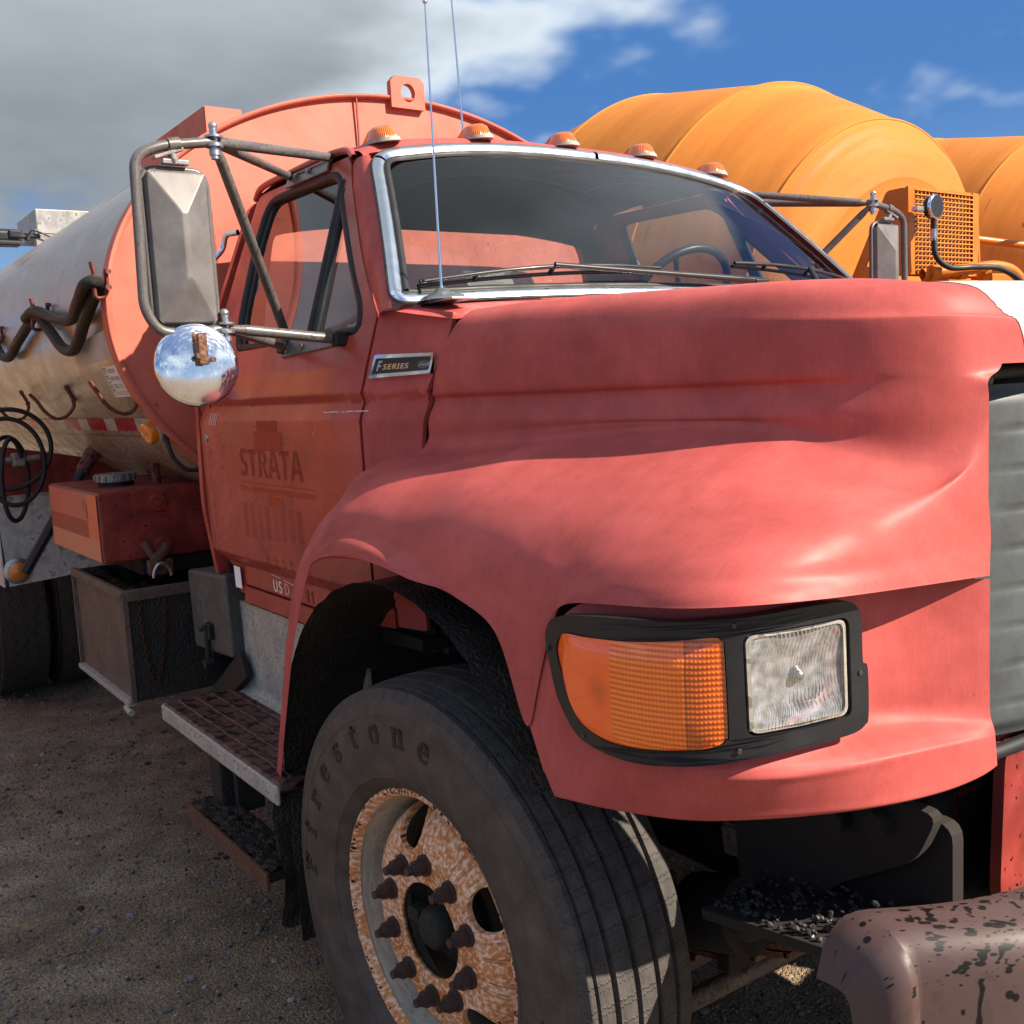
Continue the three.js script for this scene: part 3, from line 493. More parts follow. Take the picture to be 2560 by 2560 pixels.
// ------------------------------------------------------------------ cab
// half-width of the cab side at a height and station
const flank = (x, y) => {
  let z;
  if (y > 1.70) z = 0.955 - 0.41 * (y - 1.70);
  else if (y > 1.635) z = lerp(0.972, 0.955, (y - 1.635) / 0.065);
  else if (y > 1.617) z = lerp(0.960, 0.972, (y - 1.617) / 0.018);
  else if (y > 1.572) z = lerp(0.975, 0.960, (y - 1.572) / 0.045);
  else if (y > 1.165) z = 0.975 - 0.004 * Math.pow((1.572 - y) / 0.4, 2);
  else if (y > 1.118) z = lerp(0.915, 0.971, smooth(1.108, 1.172, y));
  else z = 0.915 - 0.003 * (1.118 - y) / 0.1;
  const t = smooth(-0.78, -0.2, x);
  return z - 0.085 * t * t * (y > 1.7 ? Math.max(0, 1 - (y - 1.7) / 0.3) : 1) - 0.02 * smooth(-1.48, -1.58, x);
};
const onFlank = (off = 0) => (x, y) => [x, y, flank(x, y) + off];
const cabPart = (name, outline, holes, mat, off = 0, lev = 4, th = 0.006) => add(truck, name, both(panel(outline, holes, lev, onFlank(off), th)), mat);
const WIN = rounded([[-1.275, 1.784], [-0.505, 1.784], [-0.526, 1.845], [-0.665, 1.988], [-0.80, 2.13], [-0.885, 2.236], [-1.39, 2.246], [-1.39, 2.10], [-1.33, 1.885]], [.03, .05, .04, .05, .05, .07, .07, .05, .05], 6);
const DOOR = [[-.46, 1.10], [-.46, 1.60], [-.452, 1.66], [-.447, 1.82], [-.535, 1.919], [-.63, 2.019], [-.778, 2.184], [-.825, 2.25], [-.86, 2.277], [-1.48, 2.283], [-1.53, 2.23], [-1.54, 2.111], [-1.485, 1.939], [-1.43, 1.76], [-1.409, 1.632], [-1.459, 1.586], [-1.486, 1.43], [-1.477, 1.28], [-1.448, 1.172], [-1.372, 1.115], [-1.378, 1.055], [-.46, 1.055]];
const doors = [];
for (const s of [1, -1]) {
  const d = group(truck, 'door'); doors.push(d);
  const f = (g) => (s > 0 ? geo(g) : mirrorZ(geo(g)));
  const body = panel(DOOR, [WIN], 5, onFlank(0.002), 0.02);
  add(d, 'door_skin', f(body), M.cab);
  // rubber channel round the glass, the vent-window post, and the two panes
  const ring = WIN.map(([x, y]) => V(x, y, flank(x, y) - 0.006));
  add(d, 'window_seal', f([new THREE.TubeGeometry(new THREE.CatmullRomCurve3(ring, true), 160, 0.0135, 8, true), panel([[-1.275, 1.79], [-1.235, 1.79], [-1.30, 1.90], [-1.352, 2.10], [-1.35, 2.24], [-1.395, 2.24], [-1.39, 2.10], [-1.33, 1.89]], [], 1, onFlank(-0.006), 0.01)]), M.rubber);
  add(d, 'vent_post', f([rod([-.762, 1.785, flank(-.76, 1.785) - .006], [-.846, 2.205, flank(-.84, 2.205) - .006], 0.016), rod([-.738, 1.785, flank(-.74, 1.785) - .006], [-.824, 2.18, flank(-.82, 2.18) - .006], 0.011)]), M.rubber);
  const main = rounded([[-1.275, 1.782], [-.76, 1.782], [-.848, 2.22], [-.9, 2.246], [-1.39, 2.246], [-1.39, 2.10], [-1.33, 1.885]], 0.02, 3);
  const vent = rounded([[-.75, 1.782], [-0.505, 1.782], [-0.526, 1.845], [-.665, 1.988], [-.832, 2.18]], [.005, .05, .04, .04, .01], 5);
  add(d, 'window_pane', f(panel(main, [], 2, onFlank(-0.012), 0.003, true)), M.glass);
  add(d, 'vent_pane', f(panel(vent, [], 2, onFlank(-0.010), 0.003, true)), M.glass);
  add(d, 'lock', f([rod([-1.447, 1.522, flank(-1.44, 1.522)], [-1.447, 1.522, flank(-1.44, 1.522) + .006], 0.0125, 0.011, 18), box(0.004, 0.014, 0.003, -1.447, 1.52, flank(-1.44, 1.52) + .007, 0)]), M.zinc);
  add(d, 'door_handle', f([box(0.14, 0.026, 0.02, -1.325, 1.655, flank(-1.32, 1.655) + 0.034, 0.009), box(0.03, 0.034, 0.036, -1.255, 1.655, flank(-1.25, 1.655) + 0.016, 0.008), box(0.03, 0.034, 0.03, -1.39, 1.655, flank(-1.39, 1.655) + 0.014, 0.008)]), M.chrome);
  add(d, 'latch_striker', f(box(0.022, 0.014, 0.012, -1.385, 1.634, flank(-1.4, 1.63) + 0.004, 0.002)), M.cream);
}
// fixed side sheet metal: quarter strip behind the door, cowl side ahead of it, sill below, roof-rail gutter
cabPart('quarter_panel', [[-1.49, 2.292], [-1.537, 2.235], [-1.547, 2.111], [-1.492, 1.939], [-1.437, 1.76], [-1.417, 1.635], [-1.466, 1.588], [-1.493, 1.43], [-1.484, 1.28], [-1.455, 1.168], [-1.379, 1.112], [-1.385, 1.02], [-1.44, 1.02], [-1.47, 1.10], [-1.52, 1.17], [-1.55, 1.30], [-1.555, 1.43], [-1.548, 1.57], [-1.525, 1.66], [-1.52, 1.80], [-1.535, 1.95], [-1.58, 2.10], [-1.575, 2.24], [-1.545, 2.30]], [], M.cab, 0, 3, 0.05);
{
  // cowl side: its front edge follows the sloping gap to the hood
  const cowl = rounded([[-.453, 1.06], [-.453, 1.60], [-.445, 1.66], [-.440, 1.824], [-.34, 1.826], [-.16, 1.800], [-.172, 1.757], [-.213, 1.70], [-.243, 1.63], [-.255, 1.56], [-.267, 1.50], [-.31, 1.46], [-.36, 1.40], [-.36, 1.06]], 0.006, 2);
  cabPart('cowl_side', cowl, [], M.hood, 0, 4, 0.012);
  cabPart('sill', [[-1.376, 1.048], [-.60, 1.048], [-.60, .996], [-1.40, .996]], [], M.cab, 0.006, 3, 0.04);
  cabPart('sill_lip', [[-1.378, .994], [-.60, .994], [-.60, .975], [-1.378, .975]], [], M.rubber, -0.012, 2, 0.03);
  cabPart('jamb', [[-1.50, 1.0], [-.37, 1.0], [-.37, 1.64], [-1.50, 1.64]], [], M.dark, -0.03, 3, 0.01);
  add(truck, 'gap_filler', both(param(4, 20, (a, b) => { const y = lerp(1.40, 1.72, b); return [lerp(-.42, .02, a), y, lerp(flank(-.4, y) - 0.03, 0.80, a)]; })), M.dark);
  const g = [[-1.55, 2.280], [-1.50, 2.302], [-1.23, 2.310], [-.97, 2.307], [-.86, 2.292], [-.805, 2.262]].map(([x, y]) => V(x, y, flank(x, y) + 0.007));
  add(truck, 'roof_gutter', both(new THREE.TubeGeometry(new THREE.CatmullRomCurve3(g), 60, 0.0105, 8)), M.cab);
  // weather strip shadow line between door and pillar
}
// roof: crowned shell from the windscreen header to the rear wall
const scrBot = (s) => { const a = Math.abs(s); return V(-0.27 - 0.075 * Math.pow(a, 2.6), 1.852 - 0.020 * a * a, s * 0.905); };
const scrTop = (s) => { const a = Math.abs(s); return V(-0.755 + 0.020 * Math.pow(a, 3), 2.327 - 0.068 * Math.pow(a, 2.5), s * 0.722); };
const screenAt = (s, t) => { const q = scrBot(s).lerp(scrTop(s), t), bow = Math.sin(Math.PI * t) * 0.020 * (1 - 0.6 * s * s); return q.add(V(bow * 0.7, bow * 0.5, 0)); };   // outer edge of the chrome at s = 1, -1 and t = 0, 1
const roofAt = (u, v) => {           // u front->rear, v across -1..1
  const z = v * 0.722, a = Math.abs(v), x = lerp(scrTop(v).x - 0.012, -1.57, u);
  const crown = 2.352 + 0.045 * Math.sin(Math.PI * Math.min(1, u * 0.9 + 0.06)) - 0.060 * Math.pow(a, 2.6) - 0.018 * Math.pow(Math.max(0, a - 0.84) / 0.16, 2);
  const front = 0.030 * Math.pow(1 - smooth(0, 0.08, u), 2), rear = 0.10 * Math.pow(smooth(0.86, 1, u), 2);
  return V(x, crown - front - rear - 0.010, z);
};
add(truck, 'roof', param(50, 70, (u, t) => roofAt(u, t * 2 - 1), [0, 1, 0]), M.hood);
add(truck, 'headliner', param(20, 24, (u, t) => roofAt(0.03 + u * 0.95, (t * 2 - 1) * 0.94).add(V(0, -0.045, 0)), [0, -1, 0]), M.lining);

// windscreen: wrapped glass between the header and the cowl, chrome moulding, painted pillars
{
  const dust = canvas(1024, 512, (c, w, h) => {
    c.fillStyle = '#ffffff'; c.fillRect(0, 0, w, h);
    for (let k = 0; k < 900; k++) { c.strokeStyle = 'rgba(150,150,160,' + (0.05 + rnd() * 0.12) + ')'; c.lineWidth = 0.6 + rnd() * 1.4; let x = rnd() * w, y = rnd() * h; c.beginPath(); c.moveTo(x, y); for (let s = 0; s < 4; s++) { x += (rnd() - 0.5) * 8; y += 4 + rnd() * 9; c.lineTo(x, y); } c.stroke(); }
  });
  const film = canvas(1024, 512, (c, w, h) => {
    c.fillStyle = 'rgb(0,70,0)'; c.fillRect(0, 0, w, h);                         // dry dust, wiped thinner where the blades sweep
    for (let k = 0; k < 500; k++) { c.fillStyle = 'rgba(0,' + (80 + rnd() * 90) + ',0,.10)'; c.beginPath(); c.arc(rnd() * w, h * rnd(), 2 + rnd() * 26, 0, 7); c.fill(); }
    for (const [x, y] of [[0.36, 0.99], [0.80, 0.99]]) { c.fillStyle = 'rgba(0,22,0,.9)'; c.beginPath(); c.moveTo(x * w, y * h); c.arc(x * w, y * h, 0.40 * w, -2.75, -0.45); c.fill(); c.strokeStyle = 'rgb(0,150,0)'; c.lineWidth = 2.5; c.beginPath(); c.arc(x * w, y * h, 0.40 * w, -2.75, -0.45); c.stroke(); for (let k = 0; k < 14; k++) { c.strokeStyle = 'rgba(0,120,0,.25)'; c.lineWidth = 1 + rnd() * 2; const r = (0.12 + 0.27 * rnd()) * w, a = -2.6 + rnd() * 1.2; c.beginPath(); c.arc(x * w, y * h, r, a, a + 0.3 + rnd()); c.stroke(); } }
    c.fillStyle = 'rgba(0,150,0,.5)'; c.fillRect(0, h * 0.94, w, h * 0.06); for (let k = 0; k < 300; k++) { c.fillStyle = 'rgba(0,170,0,.35)'; c.fillRect(rnd() * w, h * (0.86 + rnd() * 0.14), 2 + rnd() * 10, 1 + rnd() * 4); }
  }); film.colorSpace = THREE.NoColorSpace;
  const g = add(truck, 'windshield', param(60, 30, (a, b) => screenAt((a * 2 - 1) * 0.965, 0.03 + b * 0.93).add(V(-0.006, -0.004, 0)), [1, 0.5, 0]), new THREE.MeshPhysicalMaterial({ color: new THREE.Color(0.72, 0.77, 0.80), map: dust, roughnessMap: film, transmission: 1, thickness: 0, roughness: 0.5, ior: 1.52, side: THREE.DoubleSide }));
  g.geometry.attributes.uv.array.forEach((_, i, a) => { const n = Math.floor(i / 2), ii = Math.floor(n / 31), jj = n % 31; a[i] = i % 2 ? jj / 30 : ii / 60; });
  // moulding: a flat bright strip all round, split into joined lengths
  const loop = rounded([[-1, 1], [-0.5, 1], [0, 1], [0.5, 1], [1, 1], [1, 0.5], [1, 0], [0.5, 0], [0, 0], [-0.5, 0], [-1, 0], [-1, 0.5]].map(([p, q]) => [p * 0.8, q * 0.62]), [.085, .2, .2, .2, .085, .15, .045, .2, .2, .2, .045, .15], 6).map(([p, q]) => screenAt(p / 0.8, q / 0.62));
  const cc = new THREE.CatmullRomCurve3(loop, true, 'centripetal'), mid = V(-0.50, 2.08, 0);
  cc.arcLengthDivisions = 1200;
  const strip = (w0, w1, h0, h1, u0, u1, n) => param(n, 6, (a, b) => {
    const u = (u0 + (u1 - u0) * a + 2) % 1, p = cc.getPointAt(u), d = cc.getTangentAt(u), nn = V(0.72, 0.60, p.z * 0.5).normalize();
    let out = d.clone().cross(nn).normalize(); if (out.dot(p.clone().sub(mid)) < 0) out.negate();
    return p.addScaledVector(out, lerp(w0, w1, b)).addScaledVector(nn, lerp(h0, h1, b) + 0.006 * Math.sin(Math.PI * b));
  });
  const tr = group(truck, 'windshield_trim');
  const seg = [[0.0, 0.165], [0.168, 0.345], [0.348, 0.50], [0.503, 0.78], [0.783, 0.998]];
  for (const [a, b] of seg) add(tr, 'trim_strip', strip(-0.029, 0.0, 0.004, 0.008, a, b, 120), M.trim);
  add(tr, 'rubber_gasket', [strip(-0.046, -0.027, 0.001, 0.003, 0, 0.9999, 320), strip(-0.002, 0.006, -0.002, 0.004, 0, 0.9999, 320)], M.rubber);
  // A pillars: rounded skin from the moulding back to the door seam
  const seam = [[-.443, 1.812], [-.447, 1.823], [-.535, 1.919], [-.63, 2.019], [-.778, 2.184], [-.822, 2.25]].map(([x, y]) => V(x, y, flank(x, y) - 0.002));
  const sc = new THREE.CatmullRomCurve3(seam);
  const pillar = param(40, 16, (a, b) => {
    const A = screenAt(1, lerp(-0.015, 0.99, a)), B = sc.getPoint(a), q = A.lerp(B, b);
    return q.addScaledVector(V(0.45, 0.25, 0.86).normalize(), 0.016 * Math.sin(Math.PI * b) * (1 - 0.3 * b));
  }, [1, 0, 1]);
  add(truck, 'windshield_pillar', both(pillar), M.hood);
  // header strip between moulding and roof, scuttle under the glass
  add(truck, 'roof_header', param(70, 8, (a, b) => { const s = a * 2 - 1, p = screenAt(s, 1).add(V(0.002, 0.002, 0)), q = roofAt(0.012, s); const r = p.lerp(q, b); return r.add(V(0.006, 0.006, 0).multiplyScalar(Math.sin(Math.PI * b))); }, [1, 1, 0]), M.hood);
  add(truck, 'scuttle', param(60, 10, (a, b) => { const s = a * 2 - 1, p = screenAt(s, 0).add(V(-0.004, -0.004, 0)), z = s * lerp(0.902, 0.868, b); return [lerp(p.x, -0.06 - 0.09 * Math.pow(Math.abs(s), 8), b), lerp(p.y, 1.795, b) - 0.010 * Math.pow(Math.abs(s), 12), lerp(p.z, z, b) - s * 0.012 * Math.pow(Math.abs(s), 12)]; }, [0, 1, 0]), M.hood);
}
// rear wall with its wide window, floor, dashboard, bench seat, steering wheel
{
  const outer = rounded([[-0.93, 1.02], [0.93, 1.02], [0.965, 1.3], [0.955, 1.70], [0.715, 2.28], [0.55, 2.30], [-0.55, 2.30], [-0.715, 2.28], [-0.955, 1.70], [-0.965, 1.3]], 0.05, 4);
  const hole = rounded([[-0.745, 1.80], [0.745, 1.80], [0.665, 2.215], [-0.665, 2.215]], 0.09, 7);
  add(truck, 'rear_wall', panel(outer, [hole], 2, (z, y) => [-1.565, y, -z], 0.03), M.cab);
  add(truck, 'rear_lining', panel(outer.map(([z, y]) => [z * 0.975, y]), [hole], 1, (z, y) => [-1.525, y, -z], 0.006), M.lining);
  const wn = group(truck, 'rear_window');
  add(wn, 'window_pane', panel(hole, [], 1, (z, y) => [-1.55, y, z], 0.003, true), M.glass);
  add(wn, 'window_seal', new THREE.TubeGeometry(new THREE.CatmullRomCurve3(hole.map(([z, y]) => V(-1.542, y, z)), true), 120, 0.012, 8, true), M.rubber);
  add(truck, 'cab_floor', box(1.15, 0.03, 1.76, -0.92, 1.03, 0, 0), M.dark);
  add(truck, 'firewall', box(0.03, 0.85, 1.62, -0.36, 1.42, 0, 0), M.lining);
  const dp = param(40, 14, (a, b) => { const s = a * 2 - 1, p = screenAt(s * 0.95, 0.02); return b < 0.6 ? [lerp(p.x - 0.015, -0.70, b / 0.6), 1.838 - 0.03 * (b / 0.6), s * 0.78] : [-0.70 - 0.02 * (b - 0.6), lerp(1.808, 1.45, (b - 0.6) / 0.4), s * 0.78]; }, [0, 1, 0]);
  add(truck, 'dashboard', dp, M.dash);
  add(truck, 'seat', [box(0.5, 0.18, 1.5, -1.13, 1.30, 0, 0.06), box(0.13, 0.42, 1.5, -1.37, 1.58, 0, 0.06, [0, 0, 0.14])], M.seat);
  const st = group(truck, 'steering_wheel');
  const turn = (g) => g.rotateZ(0.95).translate(-0.80, 1.87, -0.44);
  add(st, 'wheel_rim', turn(new THREE.TorusGeometry(0.215, 0.014, 10, 60).rotateX(Math.PI / 2)), M.black);
  add(st, 'wheel_hub', [turn(new THREE.CylinderGeometry(0.06, 0.07, 0.04, 20).translate(0, -0.03, 0)), ...[0.5, 2.6, 4.7].map((t) => turn(rod([0, -0.03, 0], [0.21 * Math.cos(t), 0, 0.21 * Math.sin(t)], 0.009))), rod([-0.78, 1.84, -0.44], [-0.45, 1.60, -0.44], 0.03)], M.black);
  // caution plate and dust on the dash, seen through the glass
  const sign = canvas(256, 96, (c) => { c.fillStyle = '#6d6a60'; c.fillRect(0, 0, 256, 96); c.fillStyle = '#2c2b2a'; c.fillRect(0, 0, 256, 42); c.fillStyle = '#8d8a80'; c.font = 'bold 26px sans-serif'; c.fillText('CAUTION', 104, 31); c.beginPath(); c.moveTo(62, 32); c.lineTo(74, 10); c.lineTo(86, 32); c.fill(); c.font = '10px sans-serif'; for (let i = 0; i < 4; i++) { c.fillStyle = 'rgba(40,40,38,.7)'; c.fillRect(16, 52 + i * 10, 150 + (i * 37) % 60, 4); } });
  add(truck, 'caution_label', new THREE.PlaneGeometry(0.155, 0.055).rotateX(-0.5).rotateY(Math.PI / 2).translate(-0.62, 1.925, 0.44), new THREE.MeshStandardMaterial({ map: sign, roughness: 0.7, side: THREE.DoubleSide }));
}
// roof marker lamps
{
  const prof = (k) => [[0.052 * k, 0], [0.052 * k, 0.012], [0.044 * k, 0.014], [0.043 * k, 0.03], [0.03 * k, 0.043], [0, 0.045]];
  const ribs = tex(128, 16, (u) => { const k = 0.5 + 0.5 * Math.sin(u * 44 * 6.283); return [k, k, k]; }, false);
  const amb = new THREE.MeshPhysicalMaterial({ color: new THREE.Color(0.80, 0.19, 0.012), roughness: 0.2, clearcoat: 1, clearcoatRoughness: 0.08, transmission: 0.3, bumpMap: ribs, bumpScale: 0.003, side: THREE.DoubleSide });
  for (const z of [0.638, 0.322, 0, -0.322, -0.638]) {
    const v = z / 0.722, p = roofAt(0.055, v), n = group(truck, 'roof_lamp', [p.x - 0.012, p.y - 0.002, p.z]);
    n.rotation.x = v * 0.16; n.rotation.z = -0.06; n.scale.setScalar(0.86);
    add(n, 'lamp_base', [new THREE.CylinderGeometry(0.058, 0.062, 0.012, 32).scale(1.25, 1, 0.82).translate(0, 0.006, 0), box(0.12, 0.01, 0.07, -0.02, 0.006, 0, 0.004)], M.cream);
    const l = lathe([[0.055, 0.010], [0.053, 0.018], [0.044, 0.040], [0.030, 0.050], [0, 0.052]], 40).scale(1.2, 1, 0.78);
    add(n, 'lamp_lens', [l, panel([[-0.10, 0.012], [-0.03, 0.012], [-0.02, 0.05], [-0.05, 0.042]], [], 1, (x, y) => [x, y, 0.02], 0.04)], amb);
  }
}
// badge on the cowl side
{
  const art = canvas(512, 150, (c, w, h) => {
    c.fillStyle = '#241c17'; c.fillRect(0, 0, w, h);
    c.fillStyle = '#b9b4b0'; c.save(); c.font = 'bold 108px sans-serif'; c.translate(14, 116); c.scale(0.72, 1.12); c.fillText('F', 0, 0); c.restore();
    c.fillStyle = '#d9a878'; c.save(); c.translate(70, 108); c.scale(1.06, 1); c.font = 'bold 66px sans-serif'; c.fillText('SERIES', 0, 0); c.restore(); 
    c.beginPath(); c.ellipse(424, 82, 50, 30, 0, 0, 7); c.fillStyle = '#3a3431'; c.fill(); c.lineWidth = 4; c.strokeStyle = '#8f8a87'; c.stroke();
    c.fillStyle = '#b9b6b4'; c.font = 'italic bold 38px serif'; c.fillText('Ford', 384, 95);
  });
  const q = [[-.412, 1.717], [-.225, 1.712], [-.229, 1.678], [-.418, 1.676]];
  const at = (off) => (s, t) => { const x = lerp(lerp(q[0][0], q[1][0], s), lerp(q[3][0], q[2][0], s), t), y = lerp(lerp(q[0][1], q[1][1], s), lerp(q[3][1], q[2][1], s), t); return [x, y, flank(x, y) + off]; };
  for (const s of [1, -1]) {
    const b = group(truck, 'badge'), f = (g) => (s > 0 ? g : mirrorZ(g));
    const fr = rounded([[-.03, -.16], [1.03, -.16], [1.03, 1.16], [-.03, 1.16]], .06, 3), inn = rounded([[.012, .06], [.985, .06], [.985, .94], [.012, .94]], .04, 3);
    add(b, 'badge_frame', f(panel(fr, [inn], 2, (u, v) => at(0.010)(u, 1 - v), 0.010)), M.chrome);
    const face = param(12, 3, (u, v) => at(0.005)(u, v), [0, 0, 1]);
    const uv = face.attributes.uv; for (let i = 0; i < uv.count; i++) uv.setXY(i, Math.floor(i / 4) / 12, 1 - (i % 4) / 3);
    add(b, 'badge_face', f(face), new THREE.MeshStandardMaterial({ map: art, roughness: 0.35, side: THREE.DoubleSide }));
  }
}
// ghost lettering and wear on the doors (right-hand side as photographed)
{
  const art = canvas(1024, 1024, (c, w, h) => {
    c.clearRect(0, 0, w, h);
    const X = (x) => (x + 1.45) / 1.06 * w, Y = (y) => (1.60 - y) / 0.56 * h;
    c.fillStyle = 'rgba(150,38,22,.55)'; c.fillRect(X(-1.03), Y(1.575), X(-.885) - X(-1.03), Y(1.545) - Y(1.575)); c.fillStyle = 'rgba(172,46,18,.6)'; c.fillRect(X(-1.06), Y(1.545), X(-.86) - X(-1.06), Y(1.49) - Y(1.545));
    c.fillStyle = 'rgba(128,26,20,.55)'; c.save(); c.translate(X(-1.185), Y(1.415)); c.font = 'bold 168px sans-serif'; c.scale(0.72, 1.2); c.fillText('STRATA', 0, 0); c.restore();
    c.fillStyle = 'rgba(178,58,24,.8)'; c.fillRect(X(-1.19), Y(1.398), X(-.68) - X(-1.19), 7); c.fillStyle = 'rgba(182,62,28,.5)'; c.fillRect(X(-1.19), Y(1.385), X(-.68) - X(-1.19), 26); c.fillStyle = 'rgba(190,70,24,.55)'; c.fillRect(X(-1.0), Y(1.375), 110, 70);
    for (let i = 0; i < 8; i++) { c.fillStyle = 'rgba(140,34,28,' + (0.08 + 0.14 * rnd()) + ')'; c.fillRect(X(-1.19 + i * 0.055), Y(1.335), 34, 190 - i * 4); }
    c.font = 'bold 40px sans-serif'; c.fillStyle = 'rgba(120,28,24,.5)'; for (let i = 0; i < 6; i++) { c.save(); c.translate(X(-1.04 + i * 0.055), Y(1.16)); c.transform(1, 0.35, 0.25, 1, 0, 0); c.fillText('V', 0, 0); c.fillText('A', 8, -38); c.restore(); }
    c.font = 'bold 92px sans-serif'; c.fillStyle = 'rgba(238,214,200,.9)'; c.save(); c.translate(X(-1.155), Y(1.062)); c.scale(.62, 1); c.fillText('US', 0, 0); c.fillStyle = 'rgba(225,190,176,.55)'; c.fillText('D', 132, 0); c.fillStyle = 'rgba(118,30,26,.9)'; c.fillText('OT 11', 214, 0); c.restore();
    c.strokeStyle = 'rgba(238,206,192,.85)'; c.lineWidth = 5; c.beginPath(); c.moveTo(X(-1.155), Y(1.112)); c.lineTo(X(-1.09), Y(1.108)); c.moveTo(X(-1.07), Y(1.106)); c.lineTo(X(-.95), Y(1.094)); c.stroke();
    // scratches, scuffs and grime near the latch
    for (let k = 0; k < 150; k++) { const l = rnd() < 0.25; c.strokeStyle = l ? 'rgba(226,160,140,.8)' : 'rgba(45,10,10,' + (0.25 + rnd() * 0.45) + ')'; c.lineWidth = 1 + rnd() * 2; let x = rnd() * rnd() * w, y = rnd() * h * 0.85, a = rnd() * 6.28; c.beginPath(); c.moveTo(x, y); for (let s = 0; s < 4; s++) { a += (rnd() - 0.5) * 1.2; x += Math.cos(a) * 9; y += Math.sin(a) * 9; c.lineTo(x, y); } c.stroke(); }
    for (let k = 0; k < 260; k++) { c.fillStyle = 'rgba(40,12,10,' + (0.2 + rnd() * 0.3) + ')'; c.beginPath(); c.arc(rnd() * rnd() * w * 0.7, h * (0.1 + rnd() * 0.7), 1 + rnd() * 3, 0, 7); c.fill(); }
    c.strokeStyle = 'rgba(205,185,178,.9)'; c.lineWidth = 7; for (let k = 0; k < 4; k++) { c.beginPath(); c.moveTo(X(-1.40 + k * 0.018), Y(1.598)); c.lineTo(X(-1.413 + k * 0.018), Y(1.56)); c.stroke(); }
    c.fillStyle = 'rgba(214,190,182,.75)'; for (let k = 0; k < 46; k++) c.fillRect(X(-.62 + rnd() * 0.2), Y(1.5965) + rnd() * 6, 5 + rnd() * 12, 3);
  });
  const m = new THREE.MeshStandardMaterial({ map: art, transparent: true, roughness: 0.55, side: THREE.DoubleSide });
  const g = param(60, 60, (s, t) => { const x = lerp(-1.45, -.39, s), y = lerp(1.60, 1.04, t); return [x, y, flank(x, y) + 0.0035]; }, [0, 0, 1]);
  g.attributes.uv.array.forEach((_, i, a) => { const n = Math.floor(i / 2); a[i] = i % 2 ? 1 - (n % 61) / 60 : Math.floor(n / 61) / 60; });
  add(doors[0], 'door_lettering', g, m, 'ghost of removed lettering with scratches');
  const stick = canvas(64, 192, (c) => { const gr = c.createLinearGradient(0, 0, 0, 192); gr.addColorStop(0, '#2c6fa8'); gr.addColorStop(0.35, '#9cc4de'); gr.addColorStop(1, '#dfe9ee'); c.fillStyle = gr; c.fillRect(0, 0, 64, 192); c.strokeStyle = '#f2f4f4'; c.lineWidth = 8; c.strokeRect(0, 0, 64, 192); c.fillStyle = '#3a6f9a'; c.fillRect(20, 70, 22, 40); c.fillRect(16, 150, 30, 6); c.fillRect(16, 164, 22, 5); });
  add(truck, 'blue_sticker', panel([[-1.447, 1.038], [-1.392, 1.038], [-1.392, 1.108], [-1.447, 1.108]], [], 1, onFlank(0.012), 0.001, true), new THREE.MeshStandardMaterial({ map: sized(stick, 0.055, 0.07), roughness: 0.4, side: THREE.DoubleSide }));
}
// wipers
{
  const w = (p, q, r, name) => {
    const g = group(truck, name), on = (s, t, o) => screenAt(s, t).add(V(o * 0.75, o * 0.6, 0));
    const P = (k, o = 0) => on(lerp(p[0], q[0], k), lerp(p[1], q[1], k) + 0.012 * Math.sin(Math.PI * k), o);
    add(g, 'wiper_blade', [tube([0, 0.25, 0.5, 0.75, 1].map((k) => P(k, 0.012)), 0.005, 40, 6), tube([0, 0.25, 0.5, 0.75, 1].map((k) => P(k, 0.026 + 0.012 * Math.sin(Math.PI * k))), 0.0055, 40, 6), ...[0.2, 0.5, 0.8].map((k) => rod(P(k, 0.012), P(k, 0.036), 0.006))], M.black);
    add(g, 'wiper_arm', [rod(P(0.5, 0.044), on(r[0], r[1], 0.05), 0.007, 0.010, 8), box(0.03, 0.02, 0.06, ...on(r[0], r[1], 0.045).toArray(), 0.008)], M.black);
  };
  w([0.93, 0.075], [0.12, 0.115], [-0.25, 0.02], 'wiper');
  w([-0.24, 0.165], [-0.98, 0.10], [-0.55, 0.02], 'wiper');
}
// whip aerials
{
  const mast = (b, t, name, foot) => { const g = group(truck, name); add(g, 'mast', [rod(b, t, 0.0036, 0.0016, 8), new THREE.SphereGeometry(0.006, 10, 8).translate(...t), rod(b, vv(b).lerp(vv(t), 0.05), 0.010, 0.004, 12)], M.chrome); if (foot) add(g, 'antenna_base', [lathe([[0.05, 0], [0.046, 0.008], [0.018, 0.018], [0.013, 0.026], [0, 0.03]], 24).scale(1.5, 1, 0.9).translate(...b), box(0.16, 0.006, 0.06, b[0] + 0.01, b[1] - 0.003, b[2], 0.002)], M.zinc); };
  mast([-.295, 1.838, .800], [-.31, 2.497, .79], 'whip_antenna', true);
  mast([-1.0, 2.39, .246], [-1.0, 2.98, .27], 'roof_antenna', false);
}
